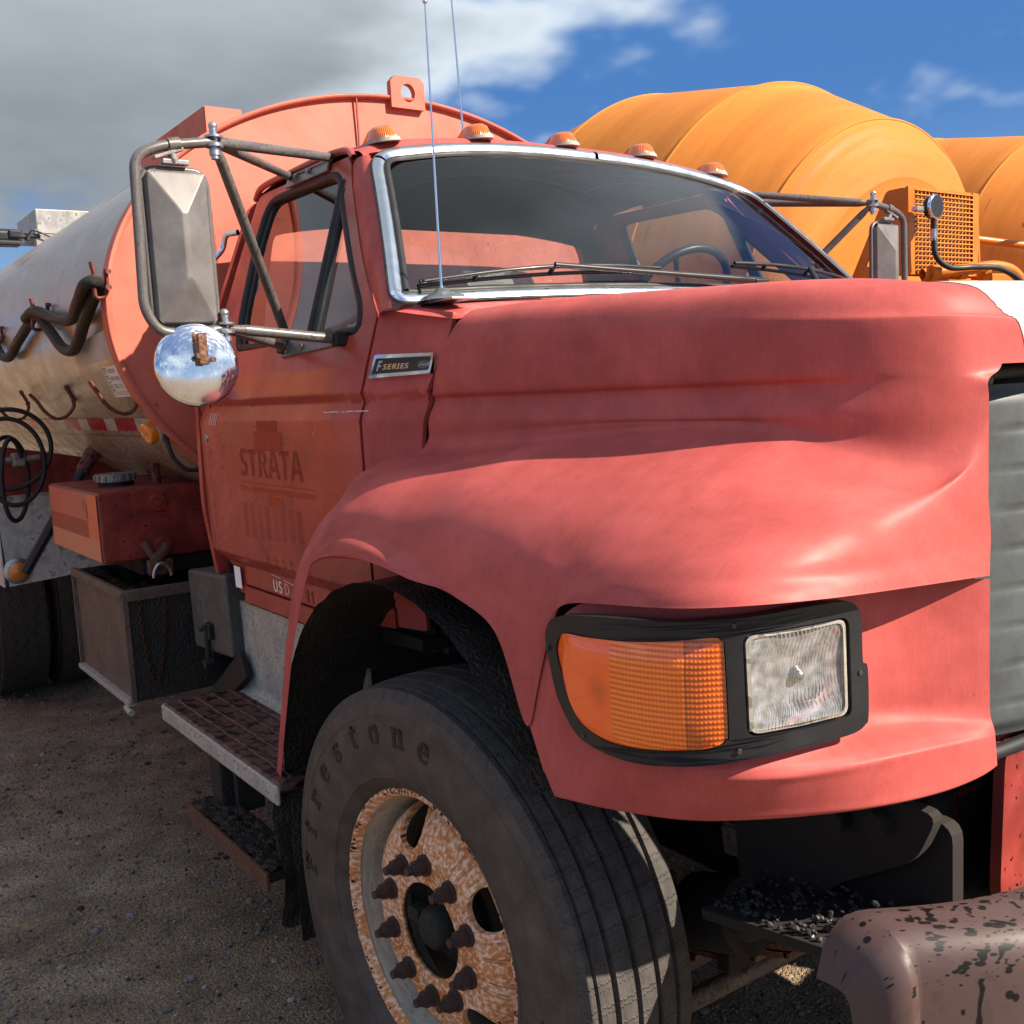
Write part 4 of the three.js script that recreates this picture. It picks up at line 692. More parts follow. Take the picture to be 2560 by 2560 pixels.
// ------------------------------------------------------------------ wheels
const font = await new FontLoader().loadAsync('fonts/droid/droid_serif_bold.typeface.json');
const tread = tex(512, 512, (u, v) => {
  // sipes: thin zig-zag cuts across the ribs (v runs across the tread, u round it)
  const c = (u * 26) % 1, z = 0.16 * Math.abs(((v * 14) % 1) - 0.5);
  const cut = Math.abs(c - 0.5 + z - 0.04) < 0.018 || Math.abs(c - 0.2 - z) < 0.01 ? 0 : 1;
  const k = cut * (0.75 + tile(u, v, 30, 3, 3) * 0.4); return [k, k, k];
}, false);
const dusty = tex(512, 512, (u, v) => { const n = tile(u, v, 7, 51, 4), f = speck(u, v, 512, 7) * 0.12, sp = speck(u, v, 180, 12) > 0.9965 ? 0.55 : 0; const k = 0.66 + n * 0.22 + f + sp; return [k * 1.04, k * 0.99, k * 0.95]; });
M.tyreTread = new THREE.MeshPhysicalMaterial({ color: new THREE.Color(0.105, 0.105, 0.11), map: sized(dusty, 0.3), bumpMap: sized(tread, 1.05, 0.25), bumpScale: 0.004, roughness: 0.75, specularIntensity: 0.6, side: THREE.DoubleSide });
M.tyreSide = new THREE.MeshPhysicalMaterial({ color: new THREE.Color(0.125, 0.108, 0.10), map: sized(dusty, 0.4), bumpMap: sized(bumps, 0.12), bumpScale: 0.0006, roughness: 0.62, specularIntensity: 0.6, side: THREE.DoubleSide });
const rustTex = canvas(1024, 1024, (c, w, h) => {
  c.fillStyle = '#b98053'; c.fillRect(0, 0, w, h);
  const im = c.getImageData(0, 0, w, h), d = im.data;
  for (let y = 0; y < h; y++) for (let x = 0; x < w; x++) {
    const u = x / w, v = y / h, n = fbm(u * 9, v * 9, 2.2, 5) * 0.6, m = fbm(u * 70, v * 70, 5.2, 4) * 1.25, f = speck(u, v, 1024, 6);
    let r = 205 + n * 30 + m * 50, g = 146 + n * 56 + m * 60, b = 100 + n * 66 + m * 62;
    const pale = smooth(0.06, 0.22, m * 0.7 + n * 0.35 + f * 0.10);                       // whitish old paint
    r = lerp(r, 228, pale * 0.8); g = lerp(g, 200, pale * 0.8); b = lerp(b, 182, pale * 0.8);
    const deep = smooth(0.03, 0.2, -n * 0.6 - m * 0.4);
    r = lerp(r, 190, deep * 0.85); g = lerp(g, 112, deep * 0.85); b = lerp(b, 56, deep * 0.85);
    const q = 0.92 + f * 0.16; const k = (y * w + x) * 4; d[k] = r * q; d[k + 1] = g * q; d[k + 2] = b * q; d[k + 3] = 255;
  }
  c.putImageData(im, 0, 0);
  const R0 = (r, a) => [w / 2 + Math.cos(a) * r / 0.66 * w, h / 2 - Math.sin(a) * r / 0.66 * h];
  c.fillStyle = '#17120f';
  for (let k = 0; k < 420; k++) { const a = rnd() * 6.283, r = rnd() < 0.72 ? 0.297 + (rnd() - 0.5) * 0.014 : 0.15 + rnd() * 0.12; const [x, y] = R0(r, a), s = r > 0.28 ? 1.5 + rnd() * rnd() * 8 : 1 + rnd() * rnd() * 8; if (r < 0.28 && rnd() < 0.72) continue; c.beginPath(); for (let i = 0; i < 8; i++) c.lineTo(x + Math.cos(i * 0.785) * s * (0.5 + rnd()), y + Math.sin(i * 0.785) * s * (0.5 + rnd())); c.fill(); }
  c.strokeStyle = 'rgba(90,40,22,.35)'; for (let k = 0; k < 60; k++) { const a = rnd() * 6.283, [x, y] = R0(0.1 + rnd() * 0.1, a), [x2, y2] = R0(0.22 + rnd() * 0.06, a); c.lineWidth = 1 + rnd() * 4; c.beginPath(); c.moveTo(x, y); c.lineTo(x2, y2); c.stroke(); }
});
const rustM = new THREE.MeshStandardMaterial({ map: rustTex, roughness: 0.75, bumpMap: sized(bumps, 0.2), bumpScale: 0.0015, side: THREE.DoubleSide });
const barrelM = paint(0.52, 0.47, 0.38, { rough: 0.7, map: grime, size: 0.3 });
const flatUV = (g, s) => { const p = g.attributes.position, uv = new Float32Array(p.count * 2); for (let i = 0; i < p.count; i++) { uv[2 * i] = p.getX(i) / s + 0.5; uv[2 * i + 1] = p.getY(i) / s + 0.5; } g.setAttribute('uv', new THREE.BufferAttribute(uv, 2)); return g; };
// tyre about the z axis, outer side towards +z, split into tread and sidewalls
const RT = 0.525;
const treadG = (() => {
  const pr = [[RT - 0.034, -0.132], [RT - 0.012, -0.124]], grooves = [-0.078, -0.028, 0.022, 0.072];
  let z = -0.122; const crown = (q) => RT - 0.010 * Math.pow(Math.abs(q) / 0.12, 2.4);
  pr.push([crown(z), z]);
  for (const c of grooves) pr.push([crown(c - 0.0062), c - 0.0062], [crown(c) - 0.013, c - 0.004], [crown(c) - 0.013, c + 0.004], [crown(c + 0.0062), c + 0.0062]);
  pr.push([crown(0.106), 0.106], [crown(0.106) - 0.009, 0.1075], [crown(0.106) - 0.009, 0.1105], [crown(0.122), 0.112], [crown(0.122), 0.122], [RT - 0.012, 0.124], [RT - 0.034, 0.132]);
  const nu = 180, P = Array.from({ length: nu + 1 }, (_, i) => { const a = i / nu * 2 * Math.PI; return pr.map(([r, q]) => V(Math.cos(a) * r, Math.sin(a) * r, q)); });
  let g = sheet(P, null).toNonIndexed();
  const uv = g.attributes.uv, p = g.attributes.position; for (let i = 0; i < uv.count; i += 3) { let lo = 9; for (let k = 0; k < 3; k++) { let a = Math.atan2(p.getY(i + k), p.getX(i + k)); uv.setXY(i + k, a * RT, p.getZ(i + k)); lo = Math.min(lo, a); } for (let k = 0; k < 3; k++) { const a = uv.getX(i + k) / RT; if (a - lo > 3) uv.setX(i + k, (a - 2 * Math.PI) * RT); } }
  g.computeVertexNormals(); return g;
})();
const wallG = (s) => {
  const pr = [[RT - 0.033, 0.1315], [RT - 0.05, 0.1365], [RT - 0.058, 0.1385], [RT - 0.0585, 0.1405], [RT - 0.066, 0.1415], [RT - 0.0665, 0.1402], [0.43, 0.1455], [0.40, 0.1460], [0.36, 0.1425], [0.335, 0.1365], [0.3345, 0.1385], [0.329, 0.1385], [0.3285, 0.135], [0.312, 0.126], [0.303, 0.116], [0.296, 0.106]];
  const nu = 140, P = Array.from({ length: nu + 1 }, (_, i) => { const a = i / nu * 2 * Math.PI; return pr.map(([r, q]) => V(Math.cos(a) * r, Math.sin(a) * r, q * s)); });
  return flatUV(sheet(P, null, [0, 0, s]), 1);
};
function sideText(word, a0, a1, r, size) {
  const out = [], n = word.length;
  for (let i = 0; i < n; i++) {
    const a = lerp(a0, a1, i / (n - 1)), g = new TextGeometry(word[i], { font, size, depth: 0.004, curveSegments: 4, bevelEnabled: true, bevelThickness: 0.001, bevelSize: 0.001, bevelSegments: 1 });
    g.computeBoundingBox(); const b = g.boundingBox; g.translate(-(b.min.x + b.max.x) / 2, 0, 0);
    g.rotateZ(a - Math.PI / 2); g.translate(Math.cos(a) * r, Math.sin(a) * r, 0.1425);
    out.push(g);
  }
  return out;
}
const discProf = [[0.100, 0.000], [0.172, 0.000], [0.192, -0.005], [0.210, -0.014], [0.228, -0.028], [0.244, -0.047], [0.254, -0.070], [0.259, -0.095], [0.250, -0.095], [0.238, -0.062], [0.222, -0.040], [0.206, -0.026], [0.188, -0.016], [0.170, -0.012], [0.100, -0.012], [0.100, 0.000]];
const discG = (() => {
  const ev = new Evaluator(); ev.useGroups = false;
  let b = new Brush(lathe(discProf.slice().reverse(), 120, 'z')); b.updateMatrixWorld();
  for (let k = 0; k < 5; k++) { const a = R(108 - 78 * (k < 2 ? k : k * 0.9 + 0.2)), c = new Brush(new THREE.CylinderGeometry(0.0435, 0.0435, 0.3, 32).rotateX(Math.PI / 2).translate(Math.cos(a) * 0.211, Math.sin(a) * 0.211, -0.04)); c.updateMatrixWorld(); b = ev.evaluate(b, c, SUBTRACTION); b.updateMatrixWorld(); }
  return flatUV(b.geometry, 0.66);
})();
const nutG = [rod([0, 0, -0.002], [0, 0, 0.006], 0.0235, 0.0225, 24), rod([0, 0, 0.006], [0, 0, 0.026], 0.0185, 0.018, 6), rod([0, 0, 0.026], [0, 0, 0.034], 0.0135, 0.012, 6), rod([0, 0, 0.03], [0, 0, 0.046], 0.0095, 0.009, 8)];
const nutM = paint(0.075, 0.045, 0.040, { rough: 0.6, map: grime, size: 0.05 });
function frontWheel(parent, z, turn) {
  const w = group(parent, 'front_wheel', [-0.035, RT - 0.004, z], turn);
  add(w, 'tyre_tread', treadG, M.tyreTread); add(w, 'tyre_sidewall', wallG(1), M.tyreSide); add(w, 'tyre_inner_side', wallG(-1), M.tyreSide);
  add(w, 'tyre_lettering', [...sideText('Firestone', R(178), R(79), 0.402, 0.052), ...sideText('Firestone', R(-2), R(-101), 0.402, 0.052)], M.rubber);
  const flange = flatUV(lathe([[0.280, 0.10], [0.287, 0.110], [0.292, 0.117], [0.299, 0.118], [0.303, 0.112], [0.301, 0.104]].map(([r, q]) => [r, q]), 120, 'z'), 0.66);
  add(w, 'rim_flange', flange, rustM);
  add(w, 'rim_barrel', lathe([[0.284, 0.100], [0.279, 0.085], [0.272, 0.05], [0.263, 0.0], [0.260, -0.10], [0.28, -0.13]], 90, 'z'), barrelM);
  add(w, 'rim_disc', discG.clone().translate(0, 0, 0.105), rustM);
  const nut = geo(nutG);
  for (let k = 0; k < 10; k++) { const a = R(18 + 36 * k); add(w, 'wheel_nut', nut.clone().rotateZ(k).translate(Math.cos(a) * 0.1435, Math.sin(a) * 0.1435, 0.106), nutM); }
  add(w, 'hub', [lathe([[0, 0.075], [0.03, 0.073], [0.044, 0.06], [0.05, 0.02], [0.05, -0.1]].map(([r, q]) => [r, q + 0.04]), 32, 'z'), lathe([[0.05, 0.03], [0.092, 0.02], [0.099, 0.0], [0.11, -0.1]].map(([r, q]) => [r, q + 0.03]), 40, 'z'), box(0.04, 0.03, 0.05, -0.055, 0.015, 0.085, 0.004)], M.dark);
  add(w, 'brake_drum', lathe([[0.0, 0.02], [0.2, 0.02], [0.215, 0.0], [0.215, -0.16], [0.0, -0.16]], 40, 'z'), M.dark);
  return w;
}
frontWheel(truck, 0.985, R(4));
frontWheel(truck, -0.985, Math.PI + R(4));
// rear dual wheels
const dualM = new THREE.MeshPhysicalMaterial({ color: new THREE.Color(0.06, 0.058, 0.056), map: sized(dusty, 0.3), bumpMap: sized(tex(256, 256, (u, v) => { const zig = 0.06 * (Math.abs((u * 2 % 1) - 0.5) * 4 - 1); const d = Math.abs(((v * 4 + zig * 4) % 1 + 1) % 1 - 0.5); const k = smooth(0.05, 0.12, d); return [k, k, k]; }, false), 0.16, 0.24), bumpScale: 0.018, roughness: 0.85, side: THREE.DoubleSide });
{
  const fat = treadG;
  for (const s of [1, -1]) for (const z of [1.075, 0.76]) {
    const w = group(truck, 'rear_wheel', [-4.85, RT - 0.004, z * s], s > 0 ? 0 : Math.PI);
    const pr = [[RT - 0.03, -0.128], [RT - 0.004, -0.118], [RT, 0], [RT - 0.004, 0.118], [RT - 0.03, 0.128]];
    const P = Array.from({ length: 121 }, (_, i) => { const a = i / 120 * 2 * Math.PI; return pr.flatMap((p, k) => k < pr.length - 1 ? Array.from({ length: 6 }, (_, t) => [lerp(p[0], pr[k + 1][0], t / 6), lerp(p[1], pr[k + 1][1], t / 6)]) : [p]).map(([r, q]) => V(Math.cos(a) * r, Math.sin(a) * r, q)); });
    add(w, 'tyre_tread', sheet(P, null), dualM); add(w, 'tyre_sidewall', [wallG(1), wallG(-1)], M.tyreSide);
    add(w, 'rim_disc', lathe([[0.29, 0.1], [0.27, 0.05], [0.25, -0.08], [0.12, -0.1], [0, -0.1]], 50, 'z'), rustM);
  }
}

// ------------------------------------------------------------------ running gear under the nose
add(truck, 'frame_rail', both([box(7.4, 0.25, 0.012, -2.95, 0.74, 0.43, 0), box(7.4, 0.012, 0.085, -2.95, 0.865, 0.39, 0), box(7.4, 0.012, 0.085, -2.95, 0.615, 0.39, 0)]), M.redSteel);
{
  const darkSteel = new THREE.MeshStandardMaterial({ color: new THREE.Color(0.014, 0.009, 0.007), roughness: 0.9, side: THREE.DoubleSide });
  const axleM = paint(0.17, 0.12, 0.085, { rough: 0.85, map: grime, size: 0.4, bump: 0.004 });
  const ax = (s) => [box(0.11, 0.03, 0.62, 0.02, 0.33, s * 0.31, 0.008), box(0.03, 0.09, 0.62, 0.02, 0.28, s * 0.31, 0), box(0.11, 0.03, 0.62, 0.02, 0.235, s * 0.31, 0.008), box(0.10, 0.13, 0.32, 0.02, 0.38, s * 0.74, 0.02, [s * -0.55, 0, 0]), rod([0, 0.36, s * 0.88], [0, 0.62, s * 0.87], 0.045)];
  add(truck, 'front_axle', [...ax(1), ...ax(-1)], axleM);
  add(truck, 'tie_rod', [rod([0.24, 0.30, 0.86], [0.24, 0.27, -0.86], 0.022), rod([0.24, 0.30, 0.86], [0.02, 0.36, 0.90], 0.03, 0.024)], axleM);
  for (const s of [1, -1]) {
    const sp = group(truck, 'leaf_spring');
    for (let k = 0; k < 6; k++) {
      const L = 0.66 - k * 0.085, leaf = param(24, 1, (a, b) => { const x = lerp(-L, L, a); return [x, 0.455 - k * 0.0165 + 0.26 * Math.pow(Math.abs(x) / 0.66, 2) * 0.62, s * lerp(0.51, 0.59, b)]; }), lo = leaf.clone().translate(0, -0.0125, 0);
      const edge = [0.51, 0.59].map((z) => param(24, 1, (a, b) => { const x = lerp(-L, L, a); return [x, 0.455 - k * 0.0165 - b * 0.0125 + 0.26 * Math.pow(Math.abs(x) / 0.66, 2) * 0.62, s * z]; }));
      add(sp, 'leaf', [leaf, lo, ...edge, box(0.0125, 0.012, 0.08, L, 0.449 - k * 0.0165 + 0.26 * Math.pow(L / 0.66, 2) * 0.62, s * 0.55, 0), box(0.0125, 0.012, 0.08, -L, 0.449 - k * 0.0165 + 0.26 * Math.pow(L / 0.66, 2) * 0.62, s * 0.55, 0)], M.rust);
    }
    add(sp, 'spring_clamp', [box(0.035, 0.14, 0.10, 0.33, 0.47, s * 0.55, 0.004)], darkSteel);
    for (const x of [-0.09, 0.09]) add(sp, 'u_bolt', bent([[x, 0.24, s * 0.50], [x, 0.50, s * 0.50], [x, 0.50, s * 0.60], [x, 0.24, s * 0.60]], 0.011, 0.03), darkSteel);
    add(sp, 'spring_eye', new THREE.TorusGeometry(0.036, 0.014, 10, 24).translate(0.665, 0.625, s * 0.55), darkSteel);
    add(truck, 'spring_hanger', panel(rounded([[0.56, 0.90], [0.86, 0.90], [0.86, 0.74], [0.72, 0.575], [0.62, 0.575], [0.56, 0.72]], 0.03, 4), [], 2, (x, y) => [x, y, s * 0.62], 0.03), darkSteel);
    // flanged steel horn that carries the bumper
    const h = group(truck, 'frame_horn');
    add(h, 'horn_plate', [panel(rounded([[0.25, 0.99], [0.455, 0.99], [0.47, 0.72], [0.42, 0.66], [0.25, 0.66]], 0.035, 5), [], 2, (z, y) => [0.835, y, s * z], 0.02), box(0.30, 0.03, 0.16, 0.68, 0.985, s * 0.36, 0.006)], M.redSteel);
    for (const [y, z] of [[0.862, 0.415], [0.79, 0.36]]) add(h, 'horn_bolt', bolt([0.836, y, s * z], [1, 0, 0], 0.021, 0.018), M.zinc);
  }
  add(truck, 'cross_member', [box(0.10, 0.16, 1.0, 0.70, 0.80, 0, 0.02), box(0.22, 0.05, 0.95, 0.70, 0.70, 0, 0.015), panel(rounded([[-0.40, 0.95], [0.36, 0.95], [0.30, 0.64], [-0.34, 0.64]], 0.05, 5), [], 1, (z, y) => [0.78, y, z], 0.02)], darkSteel);
  // gusset castings with bolts either side of the cross member, full of crumbs of asphalt
  for (const s of [1, -1]) add(truck, 'gusset', [panel(rounded([[0.42, 0.93], [0.86, 0.93], [0.82, 0.84], [0.66, 0.74], [0.60, 0.66], [0.44, 0.66]], 0.03, 4), [], 2, (x, y) => [x, y, s * 0.66], 0.025), box(0.34, 0.02, 0.2, 0.66, 0.70, s * 0.72, 0.004, [0, 0, 0.15]), bolt([0.68, 0.87, s * 0.66], [0, 0, s], 0.022, 0.03), bolt([0.76, 0.89, s * 0.66], [0, 0, s], 0.022, 0.03)], darkSteel);
  add(truck, 'oil_pan', [box(0.9, 0.3, 0.5, -0.15, 0.62, 0, 0.06), box(0.5, 0.5, 0.62, 0.25, 0.95, 0, 0.08), rod([0.5, 0.95, 0], [0.58, 0.95, 0], 0.24)], M.dark);
  add(truck, 'brake_chamber', both([rod([0.33, 0.56, 0.66], [0.46, 0.60, 0.66], 0.075, 0.075, 24), rod([0.46, 0.60, 0.66], [0.50, 0.61, 0.66], 0.05, 0.03, 20)]), M.dark);
  add(truck, 'bracket_angle', both([box(0.25, 0.06, 0.02, 0.50, 0.735, 0.63, 0.004, [0, 0, 0.12]), box(0.25, 0.012, 0.07, 0.50, 0.765, 0.60, 0.002, [0, 0, 0.12])]), axleM);
}
// bumper: heavy pressed channel, swept back at the ends
{
  const N = 140, back = (z) => { const a = Math.abs(z); return a < 0.62 ? 1.075 - 0.04 * Math.pow(a / 0.62, 2.2) : a < 0.9 ? 1.035 - 0.47 * (a - 0.62) + 0.02 * Math.sin((a - 0.62) / 0.28 * 3.1416) : 0.903 - 0.15 * (a - 0.9); };
  const sec = [[-0.030, 0.864], [0.0, 0.868], [0.045, 0.866], [0.068, 0.858], [0.084, 0.842], [0.092, 0.820], [0.0945, 0.785], [0.095, 0.70], [0.095, 0.62], [0.090, 0.585], [0.070, 0.562], [0.03, 0.556]];
  const zmax = 0.968;
  const g = param(N, 48, (a, b) => {
    const z = lerp(-zmax, zmax, a), k = pchip(sec.map((p) => p[0]), b * 11), y0 = pchip(sec.map((p) => p[1]), b * 11);
    const e = Math.max(0, Math.abs(z) - (zmax - 0.085)) / 0.085, q = Math.max(0, Math.abs(z) - (zmax - 0.05)) / 0.05;
    const slope = (back(z + 0.001) - back(z - 0.001)) / 0.002, n = V(1, 0, -slope).normalize();
    const top = 0.868 - 0.085 * (1 - Math.sqrt(Math.max(0, 1 - e * e))), y = 0.556 + (y0 - 0.556) * (top - 0.556) / 0.312, o = k > 0 ? k * (0.25 + 0.75 * Math.sqrt(Math.max(0, 1 - q * q * 0.98))) : k;
    return [back(z) + n.x * o, y, z + n.z * o * 0.35];
  }, [1, 0, 0]);
  const spl = canvas(2048, 512, (c, w, h) => {
    c.fillStyle = '#fff'; c.fillRect(0, 0, w, h);
    for (let k = 0; k < 2600; k++) { c.fillStyle = ['rgba(110,80,80,.10)', 'rgba(200,190,190,.12)', 'rgba(150,110,80,.10)'][k % 3]; c.beginPath(); c.arc(rnd() * w, rnd() * h, 1 + rnd() * rnd() * 14, 0, 7); c.fill(); }
    for (let k = 0; k < 60; k++) { c.fillStyle = 'rgba(196,132,66,.5)'; c.beginPath(); c.arc(lerp(0.2, 0.8, rnd()) * w, h * (0.55 + rnd() * 0.35), 1 + rnd() * 5, 0, 7); c.fill(); }
    const drop = (x, y, s, l, a) => { c.fillStyle = '#1d1a1a'; c.save(); c.translate(x, y); c.rotate(a); c.beginPath(); c.moveTo(-s, 0); for (let i = 0; i <= 6; i++) c.lineTo(-s * (1 - i / 8) + (rnd() - 0.5) * s, l * i / 6); for (let i = 6; i >= 0; i--) c.lineTo(s * (1 - i / 8) + (rnd() - 0.5) * s, l * i / 6); c.fill(); c.beginPath(); c.arc(0, l, s * 0.9, 0, 7); c.fill(); c.restore(); };
    for (let k = 0; k < 560; k++) { const x = rnd() * w * 0.90 + w * 0.045, y = h * (0.04 + 0.40 * Math.pow(rnd(), 1.15)), big = rnd(); drop(x, y, 1.6 + big * big * big * 9, 4 + rnd() * rnd() * 52 * (big > 0.5 ? 1 : 0.25), -0.45 + (rnd() - 0.5) * 0.7); }
    for (let k = 0; k < 26; k++) drop(rnd() * w, h * (0.42 + rnd() * 0.12), 2 + rnd() * 4, 10 + rnd() * 46, (rnd() - 0.5) * 0.25);
    c.fillStyle = '#1d1a1a'; for (let k = 0; k < 700; k++) { c.beginPath(); c.arc(rnd() * w, h * Math.pow(rnd(), 1.4) * 0.7, 0.8 + rnd() * rnd() * 5, 0, 7); c.fill(); }
  });
  g.attributes.uv.array.forEach((_, i, a) => { const n = Math.floor(i / 2); a[i] = i % 2 ? 1 - (n % 49) / 48 : Math.floor(n / 49) / N; });
  const bm = new THREE.MeshPhysicalMaterial({ color: new THREE.Color(0.072, 0.044, 0.042), map: spl, roughness: 0.5, specularIntensity: 0.8, side: THREE.DoubleSide });
  add(truck, 'bumper', [g, param(40, 2, (a, b) => { const z = lerp(-zmax + 0.07, zmax - 0.07, a); return [back(z) - 0.022, lerp(0.60, 0.845, b), z]; })], bm);
}
// asphalt crumbs lying on the castings
{
  const c = new THREE.IcosahedronGeometry(1, 0), m = new THREE.InstancedMesh(c, paint(0.045, 0.043, 0.045, { rough: 0.5, size: 0.2 }), 900), q = new THREE.Matrix4();
  for (let i = 0; i < 900; i++) { const s = rnd() < 0.5 ? 1 : -1, k = rnd(), r = 0.003 + 0.006 * rnd() * rnd(), x = 0.50 + 0.34 * rnd(), z = k < 0.6 ? 0.64 + 0.17 * rnd() : 0.52 + 0.08 * rnd(); const y = k < 0.6 ? 0.712 + (x - 0.66) * 0.15 + rnd() * rnd() * 0.05 * (1 - (z - 0.64) / 0.2) : 0.462 + 0.37 * Math.pow(x, 2); q.compose(V(k < 0.6 ? x : x - 0.2, k < 0.6 ? y : 0.458 + 0.37 * Math.pow(x - 0.2, 2), s * z), new THREE.Quaternion().setFromEuler(new THREE.Euler(rnd() * 6, rnd() * 6, 0)), V(r, r * 0.8, r * 1.2)); m.setMatrixAt(i, q); }
  m.name = 'asphalt_crumbs'; m.castShadow = m.receiveShadow = true; m.userData.kind = 'stuff'; truck.add(m);
}
// ------------------------------------------------------------------ tank and what hangs on it
const TA = 1.15, TB = 0.80, TY = 1.94, TX = -1.80, TL = 5.2;
const tankZ = (y) => TA * Math.sqrt(Math.max(0, 1 - ((y - TY) / TB) ** 2));
const tankN = (y) => V(0, (y - TY) / TB / TB, tankZ(y) / TA / TA).normalize();
const onTank = (x, y, off = 0) => { const n = tankN(y); return V(x, y, tankZ(y)).addScaledVector(n, off); };
{
  const shellTex = canvas(2048, 1024, (c, w, h) => {
    // u: along the tank from the front, v: round it from top (0) to bottom (1), right-hand half
    const im = c.createImageData(w, h), d = im.data;
    for (let y = 0; y < h; y++) for (let x = 0; x < w; x++) {
      const u = x / w, v = y / h, n = fbm(u * 16, v * 9, 3.3, 5), m = fbm(u * 60, v * 20, 6.1, 4), st = fbm(u * 90, v * 2.2, 1.1, 3), f = speck(u, v, 2048, 5) - 0.5;
      const low = smooth(-0.012, 0.012, v - 0.475 + n * 0.012 + u * 0.012);
      let r = 168 + n * 14 + f * 5, g = 160 + n * 13 + f * 5, b = 157 + n * 13 + f * 5;
      const yel = smooth(0.0, 0.3, n * 0.6 + m * 0.35 + 0.10) * smooth(0.80, 0.55, v), rustN = smooth(0.045, 0.0, u + n * 0.03) * smooth(0.72, 0.5, v);
      let R2 = lerp(170, 176, yel) + m * 24 + st * 16, G2 = lerp(157, 156, yel) + m * 22 + st * 16, B2 = lerp(136, 116, yel) + m * 20 + st * 14;
      R2 = lerp(R2, 176, rustN); G2 = lerp(G2, 120, rustN); B2 = lerp(B2, 78, rustN);
      r = lerp(r, R2, low); g = lerp(g, G2, low); b = lerp(b, B2, low);
      const dirt = smooth(0.82, 0.98, v + n * 0.1) * 0.75; r *= 1 - dirt; g *= 1 - dirt * 1.02; b *= 1 - dirt * 1.05;
      const k = (y * w + x) * 4; d[k] = r; d[k + 1] = g; d[k + 2] = b; d[k + 3] = 255;
    }
    c.putImageData(im, 0, 0);
    c.fillStyle = '#c9992f'; c.fillRect(0.37 * w, 0.60 * h, 40, 58);
    c.strokeStyle = 'rgba(66,44,30,.8)'; for (let k = 0; k < 44; k++) { const x = w * (0.006 + k * 0.0122); c.lineWidth = 2 + (k % 3 === 0); c.beginPath(); c.moveTo(x, h * 0.676); c.lineTo(x - 4, h * 0.662); c.stroke(); }
    c.lineWidth = 2; c.strokeStyle = 'rgba(70,50,36,.7)'; c.beginPath(); c.moveTo(0, h * 0.677); c.lineTo(w, h * 0.677); c.stroke();
    c.strokeStyle = 'rgba(60,42,34,.55)'; for (let k = 0; k < 60; k++) { c.lineWidth = 1 + rnd() * 2; const x = rnd() * w * 0.5, y = h * (0.38 + rnd() * 0.5); c.beginPath(); c.moveTo(x, y); c.lineTo(x + (rnd() - 0.5) * 16, y + 14 + rnd() * 26); c.stroke(); }
  });
  const shM = new THREE.MeshPhysicalMaterial({ map: shellTex, roughness: 0.34, roughnessMap: sized(rough, 0.2), metalness: 0.4, side: THREE.DoubleSide });
  const half = param(40, 90, (a, b) => { const t = lerp(Math.PI / 2, -Math.PI / 2, b); return [TX - 0.02 - a * TL, TY + TB * Math.sin(t), TA * Math.cos(t)]; }, [0, 0, 1]);
  half.attributes.uv.array.forEach((_, i, a) => { const n = Math.floor(i / 2); a[i] = i % 2 ? 1 - (n % 91) / 90 : Math.floor(n / 91) / 40; });
  add(truck, 'tank_shell', both(half), shM);
  const head = param(30, 96, (r, a) => { const t = a * 2 * Math.PI; return [TX - 0.008 + 0.012 * (1 - r * r), TY + TB * 0.992 * r * Math.sin(t), TA * 0.992 * r * Math.cos(t)]; }, [1, 0, 0]);
  { const p = head.attributes.position, uv = head.attributes.uv; for (let i = 0; i < uv.count; i++) uv.setXY(i, p.getZ(i), p.getY(i)); }
  add(truck, 'tank_head', head, M.tankRed);
  const ring = (k) => Array.from({ length: 120 }, (_, i) => { const t = i / 120 * 2 * Math.PI; return V(TX, TY + TB * k * Math.sin(t), TA * k * Math.cos(t)); });
  add(truck, 'tank_rim', [param(160, 4, (a, b) => { const t = a * 2 * Math.PI, q = [[-0.05, 1.004], [0.010, 1.006], [0.014, 1.0], [0.010, 0.988], [-0.006, 0.984]][Math.round(b * 4)]; return [TX + q[0], TY + TB * q[1] * Math.sin(t), TA * q[1] * Math.cos(t)]; })], M.tankRed);
  add(truck, 'head_seam', box(0.006, 0.80, 0.007, TX + 0.006, TY + 0.395, 0.185, 0.002), M.redSteel);
  add(truck, 'lifting_lug', panel(rounded([[-.105, 2.70], [.042, 2.70], [.042, 2.796], [.022, 2.818], [-.085, 2.818], [-.105, 2.80]], 0.004, 2), [Array.from({ length: 28 }, (_, i) => [-.032 + 0.031 * Math.cos(i / 28 * 6.283), 2.758 + 0.034 * Math.sin(i / 28 * 6.283)])], 1, (z, y) => [TX - 0.01, y, z], 0.028), M.tankRed);
  add(truck, 'top_channel', both([box(0.75, 0.17, 0.012, TX - 0.40, 2.552, 0.752, 0.003), box(0.75, 0.010, 0.13, TX - 0.40, 2.633, 0.690, 0), box(0.010, 0.17, 0.13, TX - 0.025, 2.550, 0.690, 0)]), M.tankRed);
  // hooks and the asphalt hose looped over them
  const hook = (x, pts) => add(truck, 'hose_hook', [...[-1, 1].map((s) => new THREE.TubeGeometry(new THREE.CatmullRomCurve3(pts.map(([y, z]) => V(x + s * 0.0055, y, z))), 50, 0.0062, 8)), rod([x + 0.016, pts[0][0] - 0.01, pts[0][1]], [x + 0.03, pts[0][0] - 0.01, pts[0][1]], 0.009, 0.009, 8), rod([x + 0.016, lerp(pts[0][0], pts[1][0], 0.8), lerp(pts[0][1], pts[1][1], 0.8)], [x + 0.03, lerp(pts[0][0], pts[1][0], 0.8), lerp(pts[0][1], pts[1][1], 0.8)], 0.010, 0.010, 8)], M.hookRed);
  hook(-1.85, [[1.752, 1.105], [1.655, 1.068], [1.615, 1.085], [1.608, 1.118], [1.635, 1.162], [1.69, 1.196], [1.722, 1.213]]);
